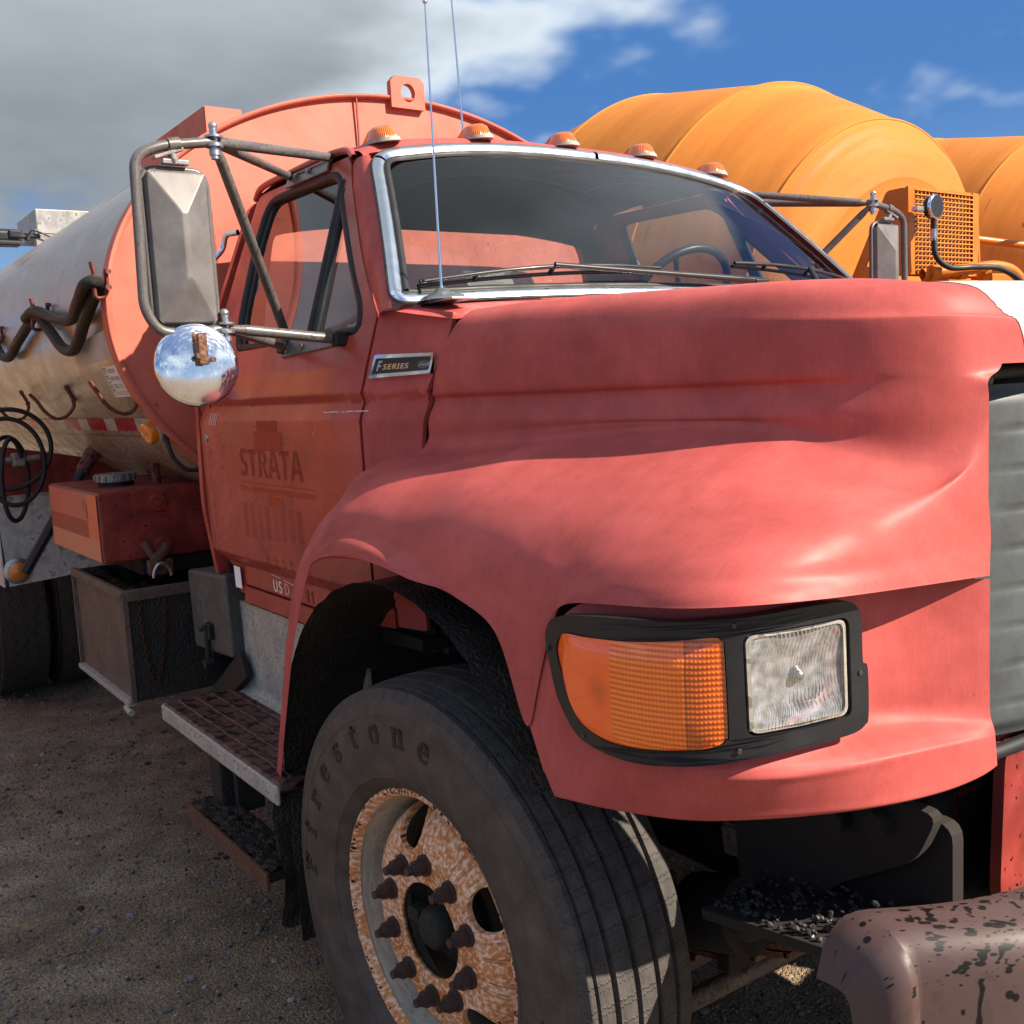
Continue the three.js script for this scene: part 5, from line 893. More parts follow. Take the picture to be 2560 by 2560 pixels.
  hook(-2.65, [[1.726, 1.115], [1.65, 1.088], [1.605, 1.12], [1.596, 1.16], [1.625, 1.198], [1.67, 1.226], [1.697, 1.248]]);
  hook(-3.42, [[1.726, 1.14], [1.65, 1.112], [1.60, 1.14], [1.60, 1.19], [1.63, 1.222], [1.69, 1.252], [1.70, 1.262]]);
  hook(-1.78, [[2.075, 1.145], [2.0, 1.150], [1.985, 1.165], [1.985, 1.183], [2.02, 1.187], [2.06, 1.184], [2.098, 1.190]]);
  hook(-2.62, [[2.045, 1.155], [1.972, 1.160], [1.945, 1.185], [1.947, 1.214], [1.99, 1.212], [2.03, 1.209], [2.062, 1.213]]);
  hook(-3.62, [[2.03, 1.155], [1.965, 1.160], [1.945, 1.185], [1.95, 1.21], [2.0, 1.214], [2.05, 1.216]]);
  // labels and films
  add(truck, 'pale_patch', panel([[-2.35, 1.862], [-1.815, 1.888], [-1.80, 1.800], [-2.335, 1.784]], [], 3, (x, y) => onTank(x, y, 0.003).toArray(), 0.001, true), paint(0.44, 0.405, 0.39, { rough: 0.7, map: faint, size: 0.6 }));
  const sticker = canvas(320, 256, (c, w, h) => {
    c.fillStyle = '#cfc8bf'; c.fillRect(0, 0, w, h); c.fillStyle = '#191514';
    for (const [x, y, bw, bh] of [[8, 10, 60, 10], [8, 10, 10, 46], [26, 30, 44, 9], [26, 30, 9, 36], [10, 74, 52, 10], [10, 74, 10, 40], [32, 92, 34, 9], [52, 92, 12, 34], [10, 128, 56, 9], [10, 150, 10, 40], [30, 150, 34, 9], [30, 150, 9, 30], [10, 196, 58, 10], [50, 170, 12, 34]]) c.fillRect(x, y, bw, bh);
    c.font = 'bold 47px sans-serif'; c.save(); c.translate(84, 58); c.scale(0.84, 1); c.fillText('SWEENEY', 0, 0); c.fillText('BROTHERS', 0, 62); c.fillText('TRAC. CO.', 0, 124); c.restore();
    c.fillStyle = '#7c746c'; for (let k = 0; k < 2; k++) { let x = 20; while (x < 300) { const l = 8 + rnd() * 20; c.fillRect(x, 212 + k * 18, l, 8); x += l + 7; } }
  });
  const sg = param(8, 8, (s, t) => { const x = lerp(lerp(-2.012, -1.846, s), lerp(-2.04, -1.834, s), t), y = lerp(1.772, 1.666, t); return onTank(x, y, 0.0035); }, [0, 0, 1]);
  sg.attributes.uv.array.forEach((_, i, a) => { const n = Math.floor(i / 2); a[i] = i % 2 ? 1 - (n % 9) / 8 : Math.floor(n / 9) / 8; });
  add(truck, 'dealer_sticker', sg, new THREE.MeshStandardMaterial({ map: sticker, roughness: 0.45, side: THREE.DoubleSide }));
  const tapeM = [paint(0.42, 0.02, 0.03, { rough: 0.3, map: grime, size: 0.3 }), paint(0.55, 0.52, 0.47, { rough: 0.35, map: grime, size: 0.3 })];
  let x0 = -1.865;
  for (let k = 0; k < 16; k++) { const L = k % 2 ? 0.265 : 0.15, x1 = x0 - L, sl = 0.10; add(truck, k % 2 ? 'red_tape' : 'white_tape', panel([[x1 - sl, 1.541], [x0 - sl, 1.541], [x0, 1.590], [x1, 1.590]], [], 1, (x, y) => onTank(x, y, 0.003).toArray(), 0.001, true), tapeM[k % 2 ? 0 : 1]); x0 = x1; }
  // side marker with its lead
  const mk = group(truck, 'side_marker', [-1.865, 1.545, 1.005]); mk.rotation.x = 0.28; mk.rotation.y = 0.15;
  add(mk, 'marker_base', lathe([[0.046, 0], [0.046, 0.012], [0.04, 0.015], [0, 0.015]], 28, 'z').rotateX(0), M.cream); add(mk, 'marker_lens', lathe([[0.040, -0.0], [0.040, 0.038], [0.032, 0.046], [0, 0.047]].map(([r, q]) => [r, -q]), 28, 'z').rotateX(Math.PI), M.amber);
  add(truck, 'marker_wire', tube([[-1.83, 1.535, .99], [-1.80, 1.49, .99], [-1.79, 1.44, .975], [-1.78, 1.405, .935], [-1.77, 1.41, .87], [-1.77, 1.43, .8]], 0.0085, 50, 8), M.rubber);
  // far gear on the tank's back: aluminium box on posts and a flood lamp
  const gb = group(truck, 'gear_box');
  add(gb, 'box_body', box(0.55, 0.145, 0.46, -5.27, 2.745, 0.435, 0.006), M.ali);
  add(gb, 'box_post', [box(0.06, 0.4, 0.05, -5.03, 2.50, 0.650, 0.004), box(0.04, 0.045, 0.40, -5.02, 2.65, 0.43, 0.003), box(0.03, 0.10, 0.3, -5.02, 2.545, 0.47, 0.003)], M.steel);
  add(gb, 'lamp_cable', tube([[-4.98, 2.66, 0.72], [-4.97, 2.685, 0.69], [-4.97, 2.66, 0.62], [-4.97, 2.62, 0.55], [-4.98, 2.60, 0.5]], 0.005, 30, 6), M.rubber);
  const fl = group(truck, 'flood_lamp');
  add(fl, 'lamp_body', [box(0.13, 0.085, 0.20, -5.0, 2.645, 0.86, 0.03), box(0.10, 0.03, 0.16, -4.98, 2.605, 0.85, 0.01), box(0.06, 0.05, 0.07, -4.95, 2.655, 0.80, 0.012)], M.black);
  add(fl, 'lamp_arm', [rod([-5.0, 2.65, 0.77], [-5.0, 2.66, 0.65], 0.014), rod([-5.0, 2.63, 0.72], [-5.0, 2.67, 0.72], 0.018)], M.black);
}
// ------------------------------------------------------------------ side gear behind the cab
{
  const wp = (name, out, x, m, th = 0.006) => add(truck, name, panel(out, [], 1, (z, y) => [x, y, z], th), m);
  wp('white_splash_guard', [[0.30, .885], [1.262, .822], [1.285, 1.245], [0.40, 1.262]], -3.5, M.white);
  wp('red_guard_bracket', [[0.30, 1.262], [1.285, 1.246], [1.285, 1.40], [1.24, 1.475], [1.02, 1.43], [0.92, 1.21], [0.86, 1.20], [0.30, 1.20]].map((p) => p), -3.485, M.redSteel, 0.01);
  add(truck, 'guard_wing', [panel([[-3.5, .822], [-3.5, 1.245], [-4.2, 1.245], [-4.2, .80]], [], 1, (x, y) => [x, y, 1.285], 0.006)], M.white);
  const ml = group(truck, 'guard_marker', [-3.488, 0.893, 1.222], 0);
  add(ml, 'marker_flange', lathe([[0.062, 0], [0.060, 0.006], [0.045, 0.010], [0, 0.010]], 30, 'x').rotateY(0), M.zinc);
  add(ml, 'marker_lens', lathe([[0.043, 0.008], [0.038, 0.020], [0.02, 0.028], [0, 0.029]], 30, 'x'), M.amber);
  for (const g of ml.children) g.geometry.rotateY(Math.PI);
  for (const g of ml.children) g.geometry.rotateY(Math.PI);
  add(truck, 'spray_bar_pipe', [rod([-3.25, 1.36, .935], [-3.30, 0.905, 1.225], 0.024, 0.024, 14)], M.black);
  add(truck, 'pipe_union', [rod([-3.235, 1.47, .865], [-3.25, 1.345, .945], 0.032, 0.032, 10), rod([-3.24, 1.43, .89], [-3.245, 1.40, .91], 0.038, 0.038, 8), rod([-3.22, 1.52, .82], [-3.235, 1.46, .87], 0.027, 0.03, 10)], M.hookRed);
  // square hydraulic reservoir, maroon front and sun-bleached orange side
  const res = group(truck, 'hydraulic_reservoir');
  const faded = canvas(512, 256, (c, w, h) => { c.fillStyle = '#b3604a'; c.fillRect(0, 0, w, h); c.fillStyle = '#95452f'; c.fillRect(0, h * 0.42, w * 0.80, h * 0.27); c.fillStyle = '#c07a58'; c.fillRect(0, h * 0.69, w, h * 0.31); c.fillStyle = '#c8663e'; c.fillRect(w * 0.82, 0, w * 0.18, h * 0.69); c.strokeStyle = 'rgba(40,15,12,.7)'; for (let k = 0; k < 16; k++) { c.lineWidth = 1 + rnd() * 3; const x = w * (0.70 + rnd() * 0.12), y = h * (0.05 + rnd() * 0.15); c.beginPath(); c.moveTo(x, y); c.lineTo(x + 3 - rnd() * 6, y + 20 + rnd() * 40); c.stroke(); } for (let k = 0; k < 300; k++) { c.fillStyle = 'rgba(' + (rnd() < 0.5 ? '70,25,18' : '230,170,130') + ',.12)'; c.fillRect(rnd() * w, rnd() * h, 2 + rnd() * 30, 1 + rnd() * 3); } });
  const fm = new THREE.MeshStandardMaterial({ map: faded, roughness: 0.55, side: THREE.DoubleSide });
  add(res, 'reservoir_body', box(0.80, 0.265, 0.86, -2.60, 1.187, 0.715, 0.012), M.redSteel);
  const side = new THREE.PlaneGeometry(0.785, 0.25).translate(-2.60, 1.187, 1.1475);
  add(res, 'faded_side', side, fm);
  add(res, 'filler_neck', rod([-2.52, 1.31, .99], [-2.52, 1.34, .99], 0.07, 0.068, 24), M.dark);
  add(res, 'filler_cap', [rod([-2.52, 1.338, .99], [-2.52, 1.368, .99], 0.078, 0.078, 32), ...Array.from({ length: 16 }, (_, k) => box(0.012, 0.026, 0.008, -2.52 + 0.079 * Math.cos(k * 0.3927), 1.352, .99 + 0.079 * Math.sin(k * 0.3927), 0.002, [0, -k * 0.3927 + 1.57, 0]))], M.steel);
  add(res, 'breather_pipe', rod([-2.42, 1.31, .86], [-2.42, 1.40, .86], 0.018, 0.018, 6), M.hookRed);
  for (const [y, z] of [[1.265, .93], [1.10, .92]]) add(res, 'sight_boss', [rod([-2.198, y, z], [-2.18, y, z], 0.036, 0.03, 24), rod([-2.182, y, z], [-2.165, y, z], 0.014, 0.012, 6)], M.redSteel);
  add(res, 'drain_valve', [rod([-2.16, 1.10, .92], [-2.10, 1.05, .99], 0.022, 0.022, 12), rod([-2.12, 1.06, .98], [-2.14, 1.13, 1.01], 0.012, 0.016, 8), box(0.05, 0.06, 0.09, -2.13, 1.03, 0.96, 0.01)], M.rust);
  add(res, 'padlock_shackle', new THREE.TorusGeometry(0.032, 0.006, 8, 24, Math.PI).scale(1, 1.5, 1).rotateY(Math.PI / 2).translate(-2.08, 1.0, 0.97), M.zinc);
  add(truck, 'reservoir_mount', box(0.75, 0.06, 0.9, -2.6, 1.02, 0.55, 0.004), M.dark);
  // steel tool tray: open top caked with tar
  const tray = group(truck, 'tool_tray');
  add(tray, 'tray_side', [box(0.74, 0.40, 0.012, -2.37, 0.775, 1.125, 0.003)], M.brownBox);
  add(tray, 'tray_front', [box(0.012, 0.40, 0.43, -2.0, 0.775, 0.915, 0.003)], M.tar);
  add(tray, 'tray_back', [box(0.012, 0.40, 0.43, -2.74, 0.775, 0.915, 0.003), box(0.74, 0.40, 0.012, -2.37, 0.775, 0.70, 0.003), box(0.73, 0.012, 0.42, -2.37, 0.58, 0.915, 0)], M.brownBox);
  add(tray, 'tray_rim', [box(0.76, 0.035, 0.02, -2.37, 0.965, 1.135, 0.003), box(0.022, 0.04, 0.43, -1.993, 0.963, 0.915, 0.003), box(0.015, 0.40, 0.022, -2.742, 0.77, 1.135, 0.002), box(0.02, 0.40, 0.02, -1.996, 0.775, 1.135, 0.002)], M.brownBox);
  add(tray, 'tray_foot', [box(0.74, 0.02, 0.03, -2.37, 0.572, 1.14, 0.003), rod([-2.05, 0.55, 1.15], [-1.99, 0.54, 1.15], 0.012)], M.cream);
  add(tray, 'tar_crust', param(40, 24, (a, b) => { const x = lerp(-2.73, -2.012, a), z = lerp(0.71, 1.115, b), e = Math.min(a, 1 - a, b, 1 - b); return [x, 0.935 + 0.03 * noise.noise(a * 9, b * 7, 1) + 0.018 * noise.noise(a * 25, b * 20, 4) + 0.03 * smooth(0.12, 0.0, e), z]; }, [0, 1, 0]), M.tar);
  add(tray, 'tray_strap', panel([[0.60, .50], [0.68, .50], [0.92, .69], [0.86, .72]], [], 1, (z, y) => [-1.93, y, z], 0.03), M.dark);
  // grey battery box under the cab corner
  const bb = group(truck, 'battery_box');
  add(bb, 'box_shell', box(0.37, 0.275, 0.19, -1.66, 0.925, 0.855, 0.012, [0, 0, 0.06]), M.greyBox);
  add(bb, 'box_latch', [box(0.09, 0.012, 0.02, -1.69, 0.872, 0.957, 0.003, [0, 0, 0.4]), box(0.02, 0.055, 0.02, -1.63, 0.865, 0.958, 0.004), rod([-1.68, 0.87, 0.956], [-1.645, 0.74, 0.97], 0.009), rod([-1.645, 0.755, 0.955], [-1.645, 0.755, 0.985], 0.016)], M.dark);
  add(truck, 'step_brace', [box(0.50, 0.09, 0.02, -1.62, 0.66, 0.93, 0.004, [0, 0, 0.55]), box(0.35, 0.16, 0.3, -1.75, 0.70, 0.62, 0.03)], M.dark);
  add(truck, 'air_tank', rod([-1.75, 0.72, 0.55], [-3.1, 0.72, 0.55], 0.13, 0.13, 28), M.dark);
}
// cab step: cream riser, ribbed maroon tread, tarred hanger and lower rung
{
  const st = group(truck, 'cab_step');
  add(st, 'riser', both(panel([[-1.50, .70], [-.60, .70], [-.60, .985], [-1.49, .985]], [], 1, (x, y) => [x, y, .905], 0.012)), M.cream);
  add(st, 'riser_cove', both(param(10, 8, (a, b) => { const t = b * Math.PI / 2; return [lerp(-1.52, -.60, a), .715 - 0.028 * Math.sin(t), .905 + 0.028 * (1 - Math.cos(t))]; })), M.cream);
  const tread = paint(0.175, 0.085, 0.080, { rough: 0.6, map: tarred, size: 0.35 });
  add(st, 'step_plate', both([box(0.93, 0.028, 0.25, -1.075, 0.672, 1.04, 0.012)]), tread);
  for (let k = 0; k < 4; k++) add(st, 'step_rib', both(box(0.88, 0.010, 0.014, -1.07, 0.688, 0.955 + k * 0.055, 0.005)), tread);
  add(st, 'step_edge', both([box(0.93, 0.05, 0.012, -1.075, 0.655, 1.165, 0.006), box(0.012, 0.05, 0.25, -1.545, 0.655, 1.04, 0.006)]), M.cream);
  add(st, 'step_hanger', both([box(0.10, 0.32, 0.10, -1.44, 0.50, 1.0, 0.01), box(0.03, 0.34, 0.09, -1.36, 0.50, 0.97, 0.006), box(0.09, 0.36, 0.05, -0.93, 0.46, 1.02, 0.008)]), M.tar);
  const crust = param(50, 12, (a, b) => [lerp(-1.50, -.86, a), 0.352 + 0.014 * noise.noise(a * 22, b * 5, 2) + 0.010 * noise.noise(a * 60, b * 12, 7), lerp(1.0, 1.118, b)], [0, 1, 0]);
  add(st, 'lower_rung', both([box(0.64, 0.03, 0.115, -1.18, 0.328, 1.058, 0.006), crust]), M.tar);
  add(st, 'rung_edge', both(box(0.66, 0.055, 0.010, -1.18, 0.322, 1.121, 0.002)), M.rust);
}
// grab handle on the cab's back corner
add(truck, 'grab_handle', both(bent([[-1.50, 2.165, .80], [-1.545, 2.165, .825], [-1.56, 2.12, .83], [-1.56, 2.09, .86], [-1.575, 2.07, .89], [-1.575, 1.80, .93], [-1.53, 1.78, .93]], 0.0095, 0.02)), M.chrome);
// ------------------------------------------------------------------ west-coast mirrors on tripod arms, both sides
for (const s of [1, -1]) {
  const m = group(truck, 'door_mirror'), f = (g) => (s > 0 ? geo(g) : mirrorZ(geo(g)));
  const T = V(-.57, 2.212, 1.205), B = V(-.575, 1.800, 1.212);
  add(m, 'mirror_hoop', f([bent([T, [-.568, 2.192, 1.335], [-.568, 2.165, 1.386], [-.570, 1.84, 1.394], [-.572, 1.790, 1.362], [-.574, 1.793, 1.26], B], 0.0115, 0.045), rod([-.569, 2.196, 1.31], [-.569, 2.2, 1.285], 0.0155, 0.0155, 18), rod([-.573, 1.792, 1.305], [-.573, 1.793, 1.28], 0.0155, 0.0155, 18)]), M.pole);
  const E1 = V(-.965, 2.296, .724), E2 = V(-1.24, 2.296, .726), L1 = V(-.568, 1.770, .938), L2 = V(-.876, 1.770, .940), D1 = V(-.90, 1.805, .925);
  const arm = (a, b, n) => { const d = b.clone().sub(a).normalize(); add(m, 'mirror_arm', f([rod(a.clone().addScaledVector(d, 0.045), b, 0.0125, 0.0125, 16), rod(a, a.clone().addScaledVector(d, 0.05), 0.006, 0.0125, 12)]), M.pole); };
  arm(T, E1); arm(T, E2); arm(T, D1); arm(B, L1); arm(B, L2);
  for (const p of [T, B]) add(m, 'pivot_bolt', f([rod(p.clone().add(V(0, -0.038, 0)), p.clone().add(V(0, 0.030, 0)), 0.009, 0.009, 12), new THREE.SphereGeometry(0.0105, 14, 10).translate(p.x, p.y + 0.034, p.z), rod(p.clone().add(V(0, 0.008, 0)), p.clone().add(V(0, 0.013, 0)), 0.021, 0.021, 20), rod(p.clone().add(V(0, -0.012, 0)), p.clone().add(V(0, -0.005, 0)), 0.02, 0.02, 20), rod(p.clone().add(V(0, -0.030, 0)), p.clone().add(V(0, -0.016, 0)), 0.013, 0.013, 6)]), M.zinc);
  add(m, 'upper_bracket', f([rod(E1.clone().add(V(0, -0.006, 0.004)), E2.clone().add(V(0, -0.006, 0.004)), 0.004), panel([[-1.25, 2.262], [-.96, 2.258], [-.96, 2.290], [-1.25, 2.298]], [], 1, (x, y) => [x, y, flank(x, y) + 0.014], 0.006), bolt([-1.08, 2.278, flank(-1, 2.278) + 0.014], [0, 0.3, 1], 0.008, 0.012), bolt([-1.17, 2.280, flank(-1, 2.280) + 0.014], [0, 0.3, 1], 0.008, 0.012)]), M.steel);
  add(m, 'lower_bracket', f([panel(rounded([[-.90, 1.742], [-.55, 1.758], [-.55, 1.778], [-.86, 1.786], [-.90, 1.78]], .006, 2), [], 1, (x, y) => [x, y, flank(x, y) + 0.010], 0.008), bolt([-.77, 1.763, flank(-.77, 1.763) + 0.010], [0, 0, 1], 0.010, 0.006), bolt([-.86, 1.762, flank(-.86, 1.762) + 0.010], [0, 0, 1], 0.012, 0.008)]), M.mirrorGrey);
  add(m, 'arm_foot', f([box(0.03, 0.036, 0.035, -.558, 1.770, .936, 0.006), box(0.04, 0.035, 0.03, -.89, 1.770, .938, 0.006)]), M.rubber);
  // head: shallow hipped shell facing forward, glass on its back
  const zc = 1.296, yc = 1.977, hw = 0.0725, hh = 0.172;
  const out = rounded([[zc - hw, yc - hh], [zc + hw, yc - hh], [zc + hw, yc + hh], [zc - hw, yc + hh]], 0.036, 7);
  const hip = (z, y) => { const e = Math.min(hw - 0.008 - Math.abs(z - zc), hh - 0.008 - Math.abs(y - yc) * 1.0); return -.590 + 0.018 * smooth(-0.008, 0.0, e) + 0.62 * Math.max(0, Math.min(e, (hh - 0.008 - Math.abs(y - yc)) * 0.62, 0.058)); };
  add(m, 'mirror_shell', f([param(60, 100, (a, b) => {
    const ua = a * 2 - 1, ub = b * 2 - 1; let z = ua * hw, y = ub * hh; const r = 0.036, dz = Math.max(0, Math.abs(z) - (hw - r)), dy = Math.max(0, Math.abs(y) - (hh - r)), d = Math.hypot(dz, dy), lim = Math.max(dz, dy);
    if (d > 0 && lim > 0) { const k = lim / d; z = Math.sign(z) * (Math.abs(z) - dz + dz * k); y = Math.sign(y) * (Math.abs(y) - dy + dy * k); }
    return [hip(zc + z, yc + y), yc + y, zc + z];
  }, [1, 0, 0])]), M.mirrorGrey);
  add(m, 'mirror_rim', f(new THREE.TubeGeometry(new THREE.CatmullRomCurve3(out.map(([z, y]) => V(-.592, y, z)), true), 120, 0.0075, 8, true)), M.pole);
  add(m, 'mirror_glass', f(panel(out, [], 0, (z, y) => [-.600, y, z], 0.003)), M.mirrorGlass);
  add(m, 'head_clamp', f([box(0.02, 0.012, 0.06, -.575, yc + hh + 0.012, zc, 0.003), rod([-.572, yc + hh + 0.008, zc], [-.569, 2.196, zc + 0.012], 0.010), box(0.02, 0.008, 0.07, -.57, 2.178, zc + 0.015, 0.002, [0.35, 0, 0]), rod([-.574, yc - hh, zc + 0.01], [-.574, 1.793, zc + 0.01], 0.010)]), M.steel);
  // round convex mirror slung below, its polished dish forward
  const c = V(-.555, 1.718, 1.292), dish = lathe([[0, 0.0115], [0.03, 0.0108], [0.06, 0.0078], [0.082, 0.0035], [0.091, 0.001], [0.0935, -0.004], [0.088, -0.008], [0, -0.008]], 64, 'x').rotateZ(0);
  const dg = dish.rotateY(s > 0 ? -0.10 : 0.10).rotateZ(0.06).translate(c.x, c.y, s * c.z);
  add(m, 'convex_mirror', dg, new THREE.MeshPhysicalMaterial({ color: new THREE.Color(0.74, 0.75, 0.77), metalness: 1, roughness: 0.22, roughnessMap: sized(tex(128, 128, (u, v) => { const k = 0.55 + tile(u, v, 6, 2) * 1.2; return [k, k, k]; }, false), 0.2), side: THREE.DoubleSide }));
  add(m, 'convex_bracket', f([box(0.010, 0.070, 0.022, -.524, 1.752, 1.288, 0.004), rod([-.55, 1.77, 1.288], [-.572, 1.795, 1.30], 0.010), bolt([-.523, 1.737, 1.30], [1, 0, 0], 0.007, 0.008), bolt([-.523, 1.728, 1.268], [1, 0, 0], 0.007, 0.008)]), M.rust);
}
// ------------------------------------------------------------------ things that hang on or rest on the truck
{
  const p = (x, y, off = 0.034) => onTank(x, y, off);
  const path = [p(-4.0, 1.93), p(-3.72, 1.975), p(-3.55, 1.90), p(-3.38, 1.878), p(-3.1, 1.93), p(-2.82, 1.99), p(-2.66, 2.005, 0.05), p(-2.5, 1.935), p(-2.34, 1.862), p(-2.2, 1.846), p(-2.08, 1.872), p(-1.97, 1.92), p(-1.87, 1.975, 0.028), p(-1.80, 2.018, 0.026), p(-1.77, 2.03, 0.04), p(-1.79, 2.022, 0.062), p(-1.90, 1.985, 0.06), p(-2.1, 1.945, 0.040), p(-2.3, 1.955, 0.036), p(-2.48, 1.985, 0.045), p(-2.60, 2.005, 0.065), p(-2.70, 1.985, 0.075)];
  const h = add(scene, 'hose', new THREE.TubeGeometry(new THREE.CatmullRomCurve3(path, false, 'centripetal'), 260, 0.0205, 14), M.tar);
  tag(h, 'thick black tarry hose looped over red hooks on the tank side', 'hose');
  // coiled cable with a brass fitting, left edge
  const coil = [];
  for (let i = 0; i <= 150; i++) { const t = i / 150, a = 0.6 + t * 2 * Math.PI * 3.3, k = 0.11 + 0.055 * Math.sin(t * 4 + 1), q = 0.15 + 0.10 * t * (0.6 + 0.4 * Math.sin(t * 7)); coil.push(V(-3.33 + 0.05 * Math.sin(a * 0.5 + t * 5), 1.50 - 0.22 * t + q * Math.sin(a), 1.225 + k * Math.cos(a))); }
  tag(add(scene, 'cable_coil', new THREE.TubeGeometry(new THREE.CatmullRomCurve3(coil), 400, 0.0105, 8), M.rubber), 'loose coil of thin black cable below the hooks at the left edge', 'cable');
  const ft = group(scene, 'hose_fitting', [-3.36, 1.415, 1.19]);
  add(ft, 'fitting_body', [box(0.05, 0.06, 0.055, 0, 0, 0, 0.008), rod([0, 0, 0.03], [0, 0, 0.10], 0.014, 0.014, 8), rod([0, 0, -0.03], [0, 0.005, -0.09], 0.014, 0.012, 8), rod([0, 0, 0.06], [0, 0, 0.075], 0.019, 0.019, 6)], M.steel);
  tag(ft, 'grey pipe fitting on the red bracket behind the cable coil', 'pipe fitting');
  // chain in a loop on the tool tray
  const ch = group(scene, 'hanging_chain', [0, 0, 0]);
  const cp = new THREE.CatmullRomCurve3([[-1.985, .94, 1.088], [-1.985, .84, 1.086], [-1.985, .74, 1.078], [-1.985, .665, 1.066], [-1.985, .640, 1.052], [-1.985, .668, 1.038], [-1.985, .76, 1.018], [-1.985, .86, 1.004], [-1.985, .935, .998]].map((q) => V(...q)));
  const L = cp.getLength(), n = 34, lk = new THREE.TorusGeometry(0.0085, 0.0032, 6, 14).scale(0.8, 1.3, 1);
  for (let k = 0; k < n; k++) { const q = cp.getPointAt((k + 0.5) / n), t = cp.getTangentAt((k + 0.5) / n); const g = lk.clone().rotateY(k % 2 ? 0.2 : 1.7); g.applyQuaternion(new THREE.Quaternion().setFromUnitVectors(V(0, 1, 0), t)); add(ch, 'link', g.translate(q.x, q.y, q.z), M.rust); }
  tag(ch, 'rusty chain hanging in a loop on the dark front of the tool tray', 'chain');
}
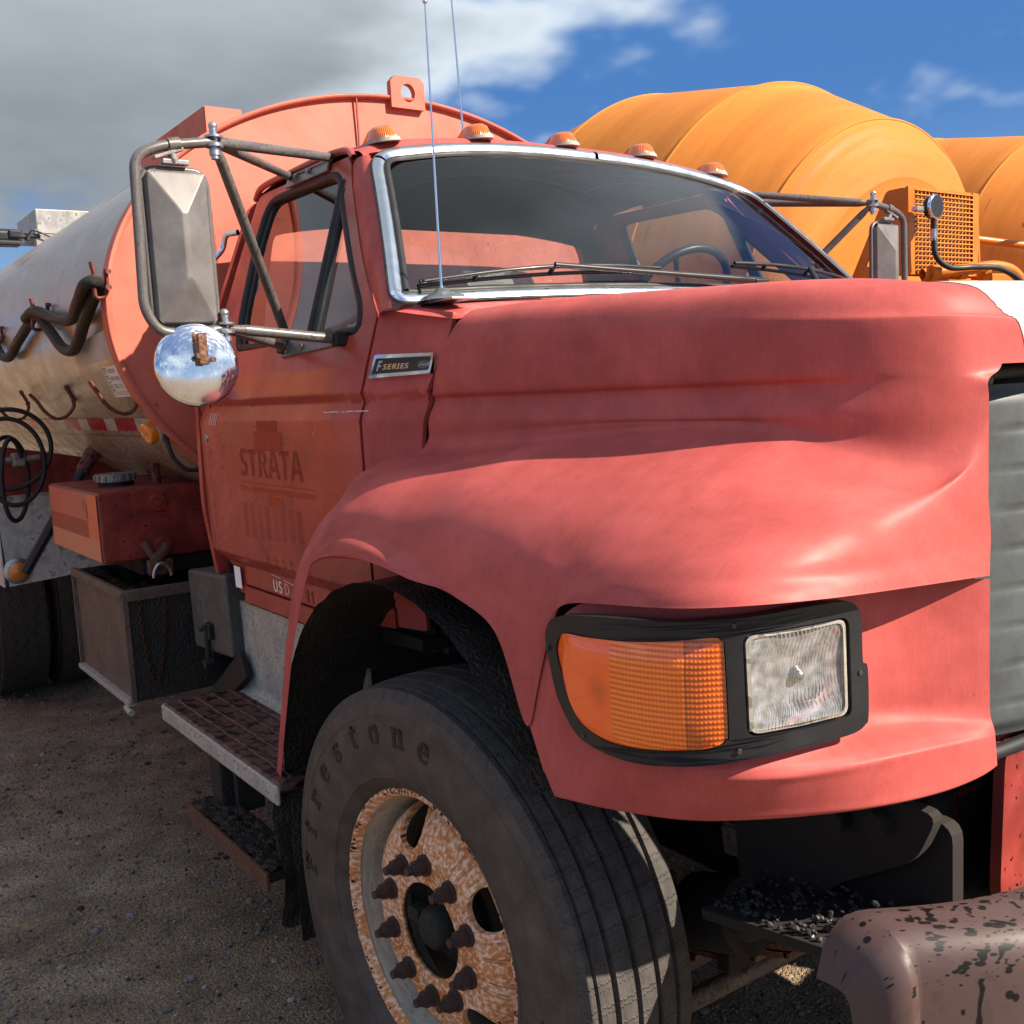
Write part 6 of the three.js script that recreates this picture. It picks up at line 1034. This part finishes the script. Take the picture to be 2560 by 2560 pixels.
// ------------------------------------------------------------------ orange concrete mixers parked beyond
function mixer() {
  const m = group(scene, 'concrete_mixer', [-1.755, 0, -2.81]);
  const tilt = -0.179, spin = (g) => g.rotateZ(tilt).translate(0, 1.90, 0);      // axis falls towards the front
  const R1 = 1.22, R0 = 1.005, prof = (l) => l.map(([r, q]) => [r, q]);
  add(m, 'drum_front', spin(lathe(prof([[R0 - 0.002, 0.0], [R1, -0.63]]), 96, 'x').rotateY(0)), M.orange);
  add(m, 'drum_middle', spin(lathe(prof([[R1, -0.636], [R1 + 0.004, -1.628]]), 96, 'x')), M.orange);
  add(m, 'drum_rear', spin(lathe(prof([[R1, -1.636], [0.95, -2.6], [0.55, -3.7], [0.5, -3.9]]), 96, 'x')), M.orange);
  add(m, 'drum_head', spin(lathe(prof([[0, 0.20], [0.35, 0.195], [0.62, 0.165], [0.70, 0.150], [0.715, 0.156], [0.725, 0.150], [0.82, 0.122], [0.92, 0.078], [0.975, 0.036], [R0, 0.0]].reverse()), 110, 'x')), M.orange);
  for (const [r, q] of [[R0, 0.0], [R1 + 0.001, -0.633], [R1 + 0.003, -1.632]]) add(m, 'weld_bead', spin(new THREE.TorusGeometry(r, 0.0075, 8, 140).rotateY(Math.PI / 2).translate(q, 0, 0)), M.orange);
  for (let k = 0; k < 2; k++) add(m, 'sheet_seam', spin(box(1.0, 0.006, 0.008, -1.13, R1 * Math.cos(0.25 - k * 2.2), -R1 * Math.sin(0.25 - k * 2.2), 0.001)), M.orangeDeep);
  // pedestal, ring gear and oil cooler in front of the drum
  add(m, 'pedestal', [panel(rounded([[-0.62, 0.95], [0.62, 0.95], [0.36, 1.93], [-0.36, 1.93]], 0.06, 4), [], 1, (z, y) => [0.44, y, z], 0.05), box(0.5, 0.07, 0.74, 0.48, 1.955, 0.05, 0.01), box(0.42, 0.03, 0.62, 0.5, 2.0, 0.05, 0.004)], M.orangeDeep);
  add(m, 'gearbox', [rod([0.12, 1.70, 0], [0.62, 1.62, 0], 0.30, 0.27, 40), rod([0.62, 1.62, 0], [0.78, 1.60, 0], 0.20, 0.16, 32), ...Array.from({ length: 16 }, (_, k) => rod([0.60, 1.62 + 0.27 * Math.cos(k * 0.3927), 0.27 * Math.sin(k * 0.3927)], [0.64, 1.615 + 0.27 * Math.cos(k * 0.3927), 0.27 * Math.sin(k * 0.3927)], 0.02, 0.02, 6))], M.orange);
  const ck = group(m, 'oil_cooler');
  const zc = 0.40, zw = 0.235;
  add(ck, 'cooler_shroud', [panel(rounded([[0.40, 2.03], [0.72, 2.03], [0.70, 2.415], [0.60, 2.415]], 0.02, 3), [rounded([[0.48, 2.09], [0.62, 2.09], [0.625, 2.27], [0.60, 2.29]], 0.02, 3)], 1, (x, y) => [x, y, zc + zw + 0.045], 0.012),
    panel(rounded([[0.40, 2.03], [0.72, 2.03], [0.70, 2.415], [0.60, 2.415]], 0.02, 3), [], 1, (x, y) => [x, y, zc - zw - 0.045], 0.012), box(0.016, 0.385, 0.05, 0.705, 2.225, zc + zw + 0.022, 0.002), box(0.016, 0.385, 0.05, 0.705, 2.225, zc - zw - 0.022, 0.002), box(0.10, 0.014, 0.50, 0.655, 2.412, zc, 0.002)], M.orangeDeep);
  add(ck, 'cooler_core', box(0.05, 0.37, 0.46, 0.655, 2.22, zc, 0.002), paint(0.17, 0.085, 0.03, { rough: 0.8, map: grime, size: 0.3 }));
  const bars = [];
  for (let k = 0; k <= 16; k++) bars.push(box(0.006, 0.374, 0.006, 0.708, 2.22, zc - zw + k / 16 * 2 * zw, 0));
  for (let k = 0; k <= 18; k++) bars.push(box(0.0055, 0.0055, 2 * zw, 0.713, 2.035 + k / 18 * 0.37, zc, 0));
  const gm = add(ck, 'guard_mesh', bars, M.orange); gm.userData.kind = 'stuff';
  add(m, 'shelf_arm', [box(0.12, 0.04, 0.52, 0.74, 2.02, -0.16, 0.006, [0, -0.1, 0]), rod([0.78, 2.03, -0.42], [0.78, 2.08, -0.42], 0.03, 0.026, 14), rod([0.76, 2.04, -0.42], [0.60, 1.95, -0.95], 0.024)], M.orangeDeep);
  add(m, 'hydraulic_line', [tube([[0.74, 2.03, 0.62], [0.80, 2.04, 0.50], [0.84, 2.05, 0.36], [0.86, 2.06, 0.22], [0.88, 2.03, 0.10], [0.90, 1.93, 0.02], [0.90, 1.80, -0.02]], 0.026, 60, 12), ...[0.60, 0.44, 0.3].map((z) => rod([0.77 + (0.6 - z) * 0.2, 2.035, z], [0.785 + (0.6 - z) * 0.2, 2.036, z - 0.03], 0.036, 0.036, 8))], M.orangeDeep);
  const gg = group(m, 'pressure_gauge');
  add(gg, 'gauge_body', [lathe([[0.05, -0.02], [0.052, 0.012], [0.046, 0.016], [0, 0.014]], 30, 'x').translate(0.80, 2.315, 0.625), rod([0.80, 2.268, 0.625], [0.80, 2.22, 0.625], 0.012, 0.014, 8)], M.black);
  add(gg, 'gauge_ring', lathe([[0.047, 0.016], [0.054, 0.014], [0.054, 0.004]], 30, 'x').translate(0.80, 2.315, 0.625), M.chrome);
  add(gg, 'gauge_clamp', [rod([0.80, 2.22, 0.625], [0.80, 2.17, 0.625], 0.014, 0.014, 6), box(0.03, 0.02, 0.12, 0.78, 2.305, 0.68, 0.003)], M.zinc);
  add(gg, 'gauge_hose', tube([[0.80, 2.18, 0.625], [0.81, 2.10, 0.62], [0.84, 2.05, 0.56], [0.88, 2.05, 0.42], [0.91, 2.04, 0.26], [0.94, 1.96, 0.12], [0.95, 1.80, 0.08]], 0.013, 60, 8), M.rubber);
  add(m, 'charge_rail', [rod([0.60, 2.20, -0.95], [0.2, 2.33, -0.05], 0.02), rod([0.55, 2.33, -0.60], [0.45, 2.22, -1.2], 0.016)], M.orangeDeep);
  // frame, guards and wheels, hidden behind the tank truck from here but standing there
  add(m, 'mixer_frame', [box(6.6, 0.26, 0.09, -1.2, 0.95, 0.42, 0.01), box(6.6, 0.26, 0.09, -1.2, 0.95, -0.42, 0.01), box(0.3, 0.9, 1.0, -2.9, 1.3, 0, 0.03)], M.orangeDeep);
  for (const x of [-2.6, -3.9]) for (const z of [0.98, -0.98]) { const w = group(m, 'mixer_wheel', [x, 0.525, z], z > 0 ? 0 : Math.PI); add(w, 'tyre', lathe([[0.30, -0.13], [0.45, -0.15], [0.51, -0.13], [0.525, 0], [0.51, 0.13], [0.45, 0.15], [0.30, 0.13]], 48, 'z'), M.rubber); add(w, 'rim_disc', lathe([[0.3, 0.1], [0.22, 0.0], [0, 0.02]], 32, 'z'), M.cream); }
  return m;
}
const mixer1 = tag(mixer(), 'nearer orange concrete mixer, drum rising directly behind the red cab, mesh-guarded cooler in front', 'concrete mixer');
const mixer2 = mixer1.clone();
mixer2.name = numbered('concrete_mixer'); scene.add(mixer2);
mixer2.position.set(-2.02, 0.09, -6.2);
tag(mixer2, 'farther orange concrete mixer, only its drum showing at the right edge behind the cooler', 'concrete mixer');

// a third mixer stands on the camera's side, out of the picture: it shows only as reflections in the side glass and the door
const mixer3 = mixer1.clone();
mixer3.name = numbered('concrete_mixer'); scene.add(mixer3);
mixer3.position.set(-4.4, 0.0, 3.55);
tag(mixer3, 'third orange concrete mixer opposite, seen only reflected in the red cab\'s side window', 'concrete mixer');
// ------------------------------------------------------------------ ground
{
  const xs = [], zs = [];
  const run = (lo, hi, near0, near1, st) => { const a = []; let v = near0; while (v <= near1 + 1e-6) { a.push(v); v += st; } let s = st, q = near0; while (q > lo) { s *= 1.28; q -= s; a.unshift(q); } s = st; q = near1; while (q < hi) { s *= 1.28; q += s; a.push(q); } return a; };
  const X = run(-420, 420, -5.4, 2.0, 0.018), Z = run(-420, 420, -1.5, 2.5, 0.018);
  const hgt = (x, z) => 0.012 * noise.noise(x * 0.9, z * 0.9, 0.3) + 0.006 * noise.noise(x * 4, z * 4, 1.3) + 0.0038 * noise.noise(x * 13, z * 13, 2.3) + 0.0026 * noise.noise(x * 34, z * 34, 4.1) - 0.012;
  const P = X.map((x) => Z.map((z) => V(x, Math.abs(x) > 7 || Math.abs(z) > 5 ? -0.012 : hgt(x, z), z)));
  const g = sheet(P, null, [0, 1, 0]);
  const uv = g.attributes.uv, p = g.attributes.position; for (let i = 0; i < uv.count; i++) uv.setXY(i, p.getX(i), p.getZ(i));
  const col = new Float32Array(p.count * 3);
  for (let i = 0; i < p.count; i++) { const x = p.getX(i), z = p.getZ(i), n = fbm(x * 0.8, z * 0.8, 4.4, 4), m = fbm(x * 3, z * 3, 8.1, 3), k = 0.86 + n * 0.5 + m * 0.3, s = smooth(-0.1, 0.25, n + m * 0.6); col[3 * i] = k * lerp(0.98, 1.0, s); col[3 * i + 1] = k * lerp(0.86, 0.97, s); col[3 * i + 2] = k * lerp(0.72, 0.92, s); }
  g.setAttribute('color', new THREE.BufferAttribute(col, 3));
  const sand = tex(1024, 1024, (u, v) => { const n = tile(u, v, 7, 61, 4) * 0.22, m = tile(u, v, 90, 63, 3) * 0.5, f = speck(u, v, 1024, 1), f2 = speck(u, v, 340, 2); let k = 0.60 + n + m * 0.45 + (f - 0.5) * 0.20; if (f2 > 0.975) k += 0.22; if (f2 < 0.03) k -= 0.24; return [k * 1.0, k * 0.955, k * 0.89]; });
  const grit = tex(1024, 1024, (u, v) => { const k = 0.5 + tile(u, v, 110, 71, 3) * 1.0 + (speck(u, v, 340, 2) - 0.5) * 0.5; return [k, k, k]; }, false);
  const m = new THREE.MeshStandardMaterial({ color: new THREE.Color(0.80, 0.72, 0.63), map: sized(sand, 1.1), bumpMap: sized(grit, 1.1), bumpScale: 0.008, vertexColors: true, roughness: 0.95 });
  const o = add(scene, 'ground', g, m); o.userData.kind = 'structure'; o.userData.label = 'brown dirt yard with scattered gravel'; o.userData.category = 'ground';
  // loose gravel
  const kinds = [0, 1, 2].map((k) => { const s = new THREE.IcosahedronGeometry(1, 1), q = s.attributes.position; for (let i = 0; i < q.count; i++) { const n = 1 + 0.26 * noise.noise(q.getX(i) * 1.3 + k * 5, q.getY(i) * 1.3, q.getZ(i) * 1.3); q.setXYZ(i, q.getX(i) * n * 1.15, q.getY(i) * n * 0.68, q.getZ(i) * n * 0.92); } s.computeVertexNormals(); return s; });
  const stone = new THREE.MeshStandardMaterial({ color: 0xffffff, map: sized(grime, 0.6), roughness: 0.9 });
  const q = new THREE.Matrix4(), c = new THREE.Color();
  kinds.forEach((s, k) => {
    const N = 26000, im = new THREE.InstancedMesh(s, stone, N); let n = 0;
    for (let t = 0; t < N * 4 && n < N; t++) {
      const x = lerp(-6.2, 2.0, rnd()), z = lerp(-2.2, 2.25, Math.pow(rnd(), 0.8)), drift = fbm(x * 0.7, z * 0.7, 11.1, 3);
      if (rnd() > 0.30 + 2.2 * Math.max(0, drift + 0.10 + (x < -1.9 ? 0.12 : 0) + (x > 0.2 ? 0.3 : 0))) continue;
      const r = 0.0024 + 0.0050 * rnd() * rnd() + (rnd() > 0.978 ? 0.004 + 0.005 * rnd() : 0), b = rnd();
      q.compose(V(x, hgt(x, z) + r * 0.22, z), new THREE.Quaternion().setFromEuler(new THREE.Euler((rnd() - 0.5) * 0.7, rnd() * 6.28, (rnd() - 0.5) * 0.7)), V(r, r, r));
      im.setMatrixAt(n, q);
      if (b < 0.50) c.setRGB(0.21, 0.18, 0.15).multiplyScalar(0.6 + rnd() * 0.8); else if (b < 0.76) c.setRGB(0.17, 0.16, 0.165).multiplyScalar(0.6 + rnd()); else if (b < 0.93) c.setRGB(0.34, 0.31, 0.27).multiplyScalar(0.7 + rnd() * 0.6); else c.setRGB(0.03, 0.028, 0.026);
      im.setColorAt(n++, c);
    }
    im.count = n; im.name = numbered('gravel'); im.userData.kind = 'stuff'; im.castShadow = im.receiveShadow = true; scene.add(im);
  });
  // dark crumbs of asphalt dropped under the tank
  const spots = new THREE.InstancedMesh(kinds[1], M.tar, 70);
  for (let i = 0; i < 70; i++) { const x = lerp(-4.4, -1.7, rnd()), z = lerp(0.3, 1.9, rnd()), r = 0.006 + 0.011 * rnd() * rnd(); q.compose(V(x, hgt(x, z) + r * 0.1, z), new THREE.Quaternion().setFromEuler(new THREE.Euler(0, rnd() * 6, 0)), V(r * 1.3, r * 0.5, r)); spots.setMatrixAt(i, q); }
  spots.name = 'tar_crumbs'; spots.userData.kind = 'stuff'; spots.castShadow = spots.receiveShadow = true; scene.add(spots);
}

// ------------------------------------------------------------------ render
const renderer = new THREE.WebGLRenderer({ antialias: true });
renderer.setSize(1024, 1024);
renderer.shadowMap.enabled = true;
renderer.toneMapping = THREE.LinearToneMapping;
renderer.toneMappingExposure = EXPOSURE;
renderer.render(scene, camera);
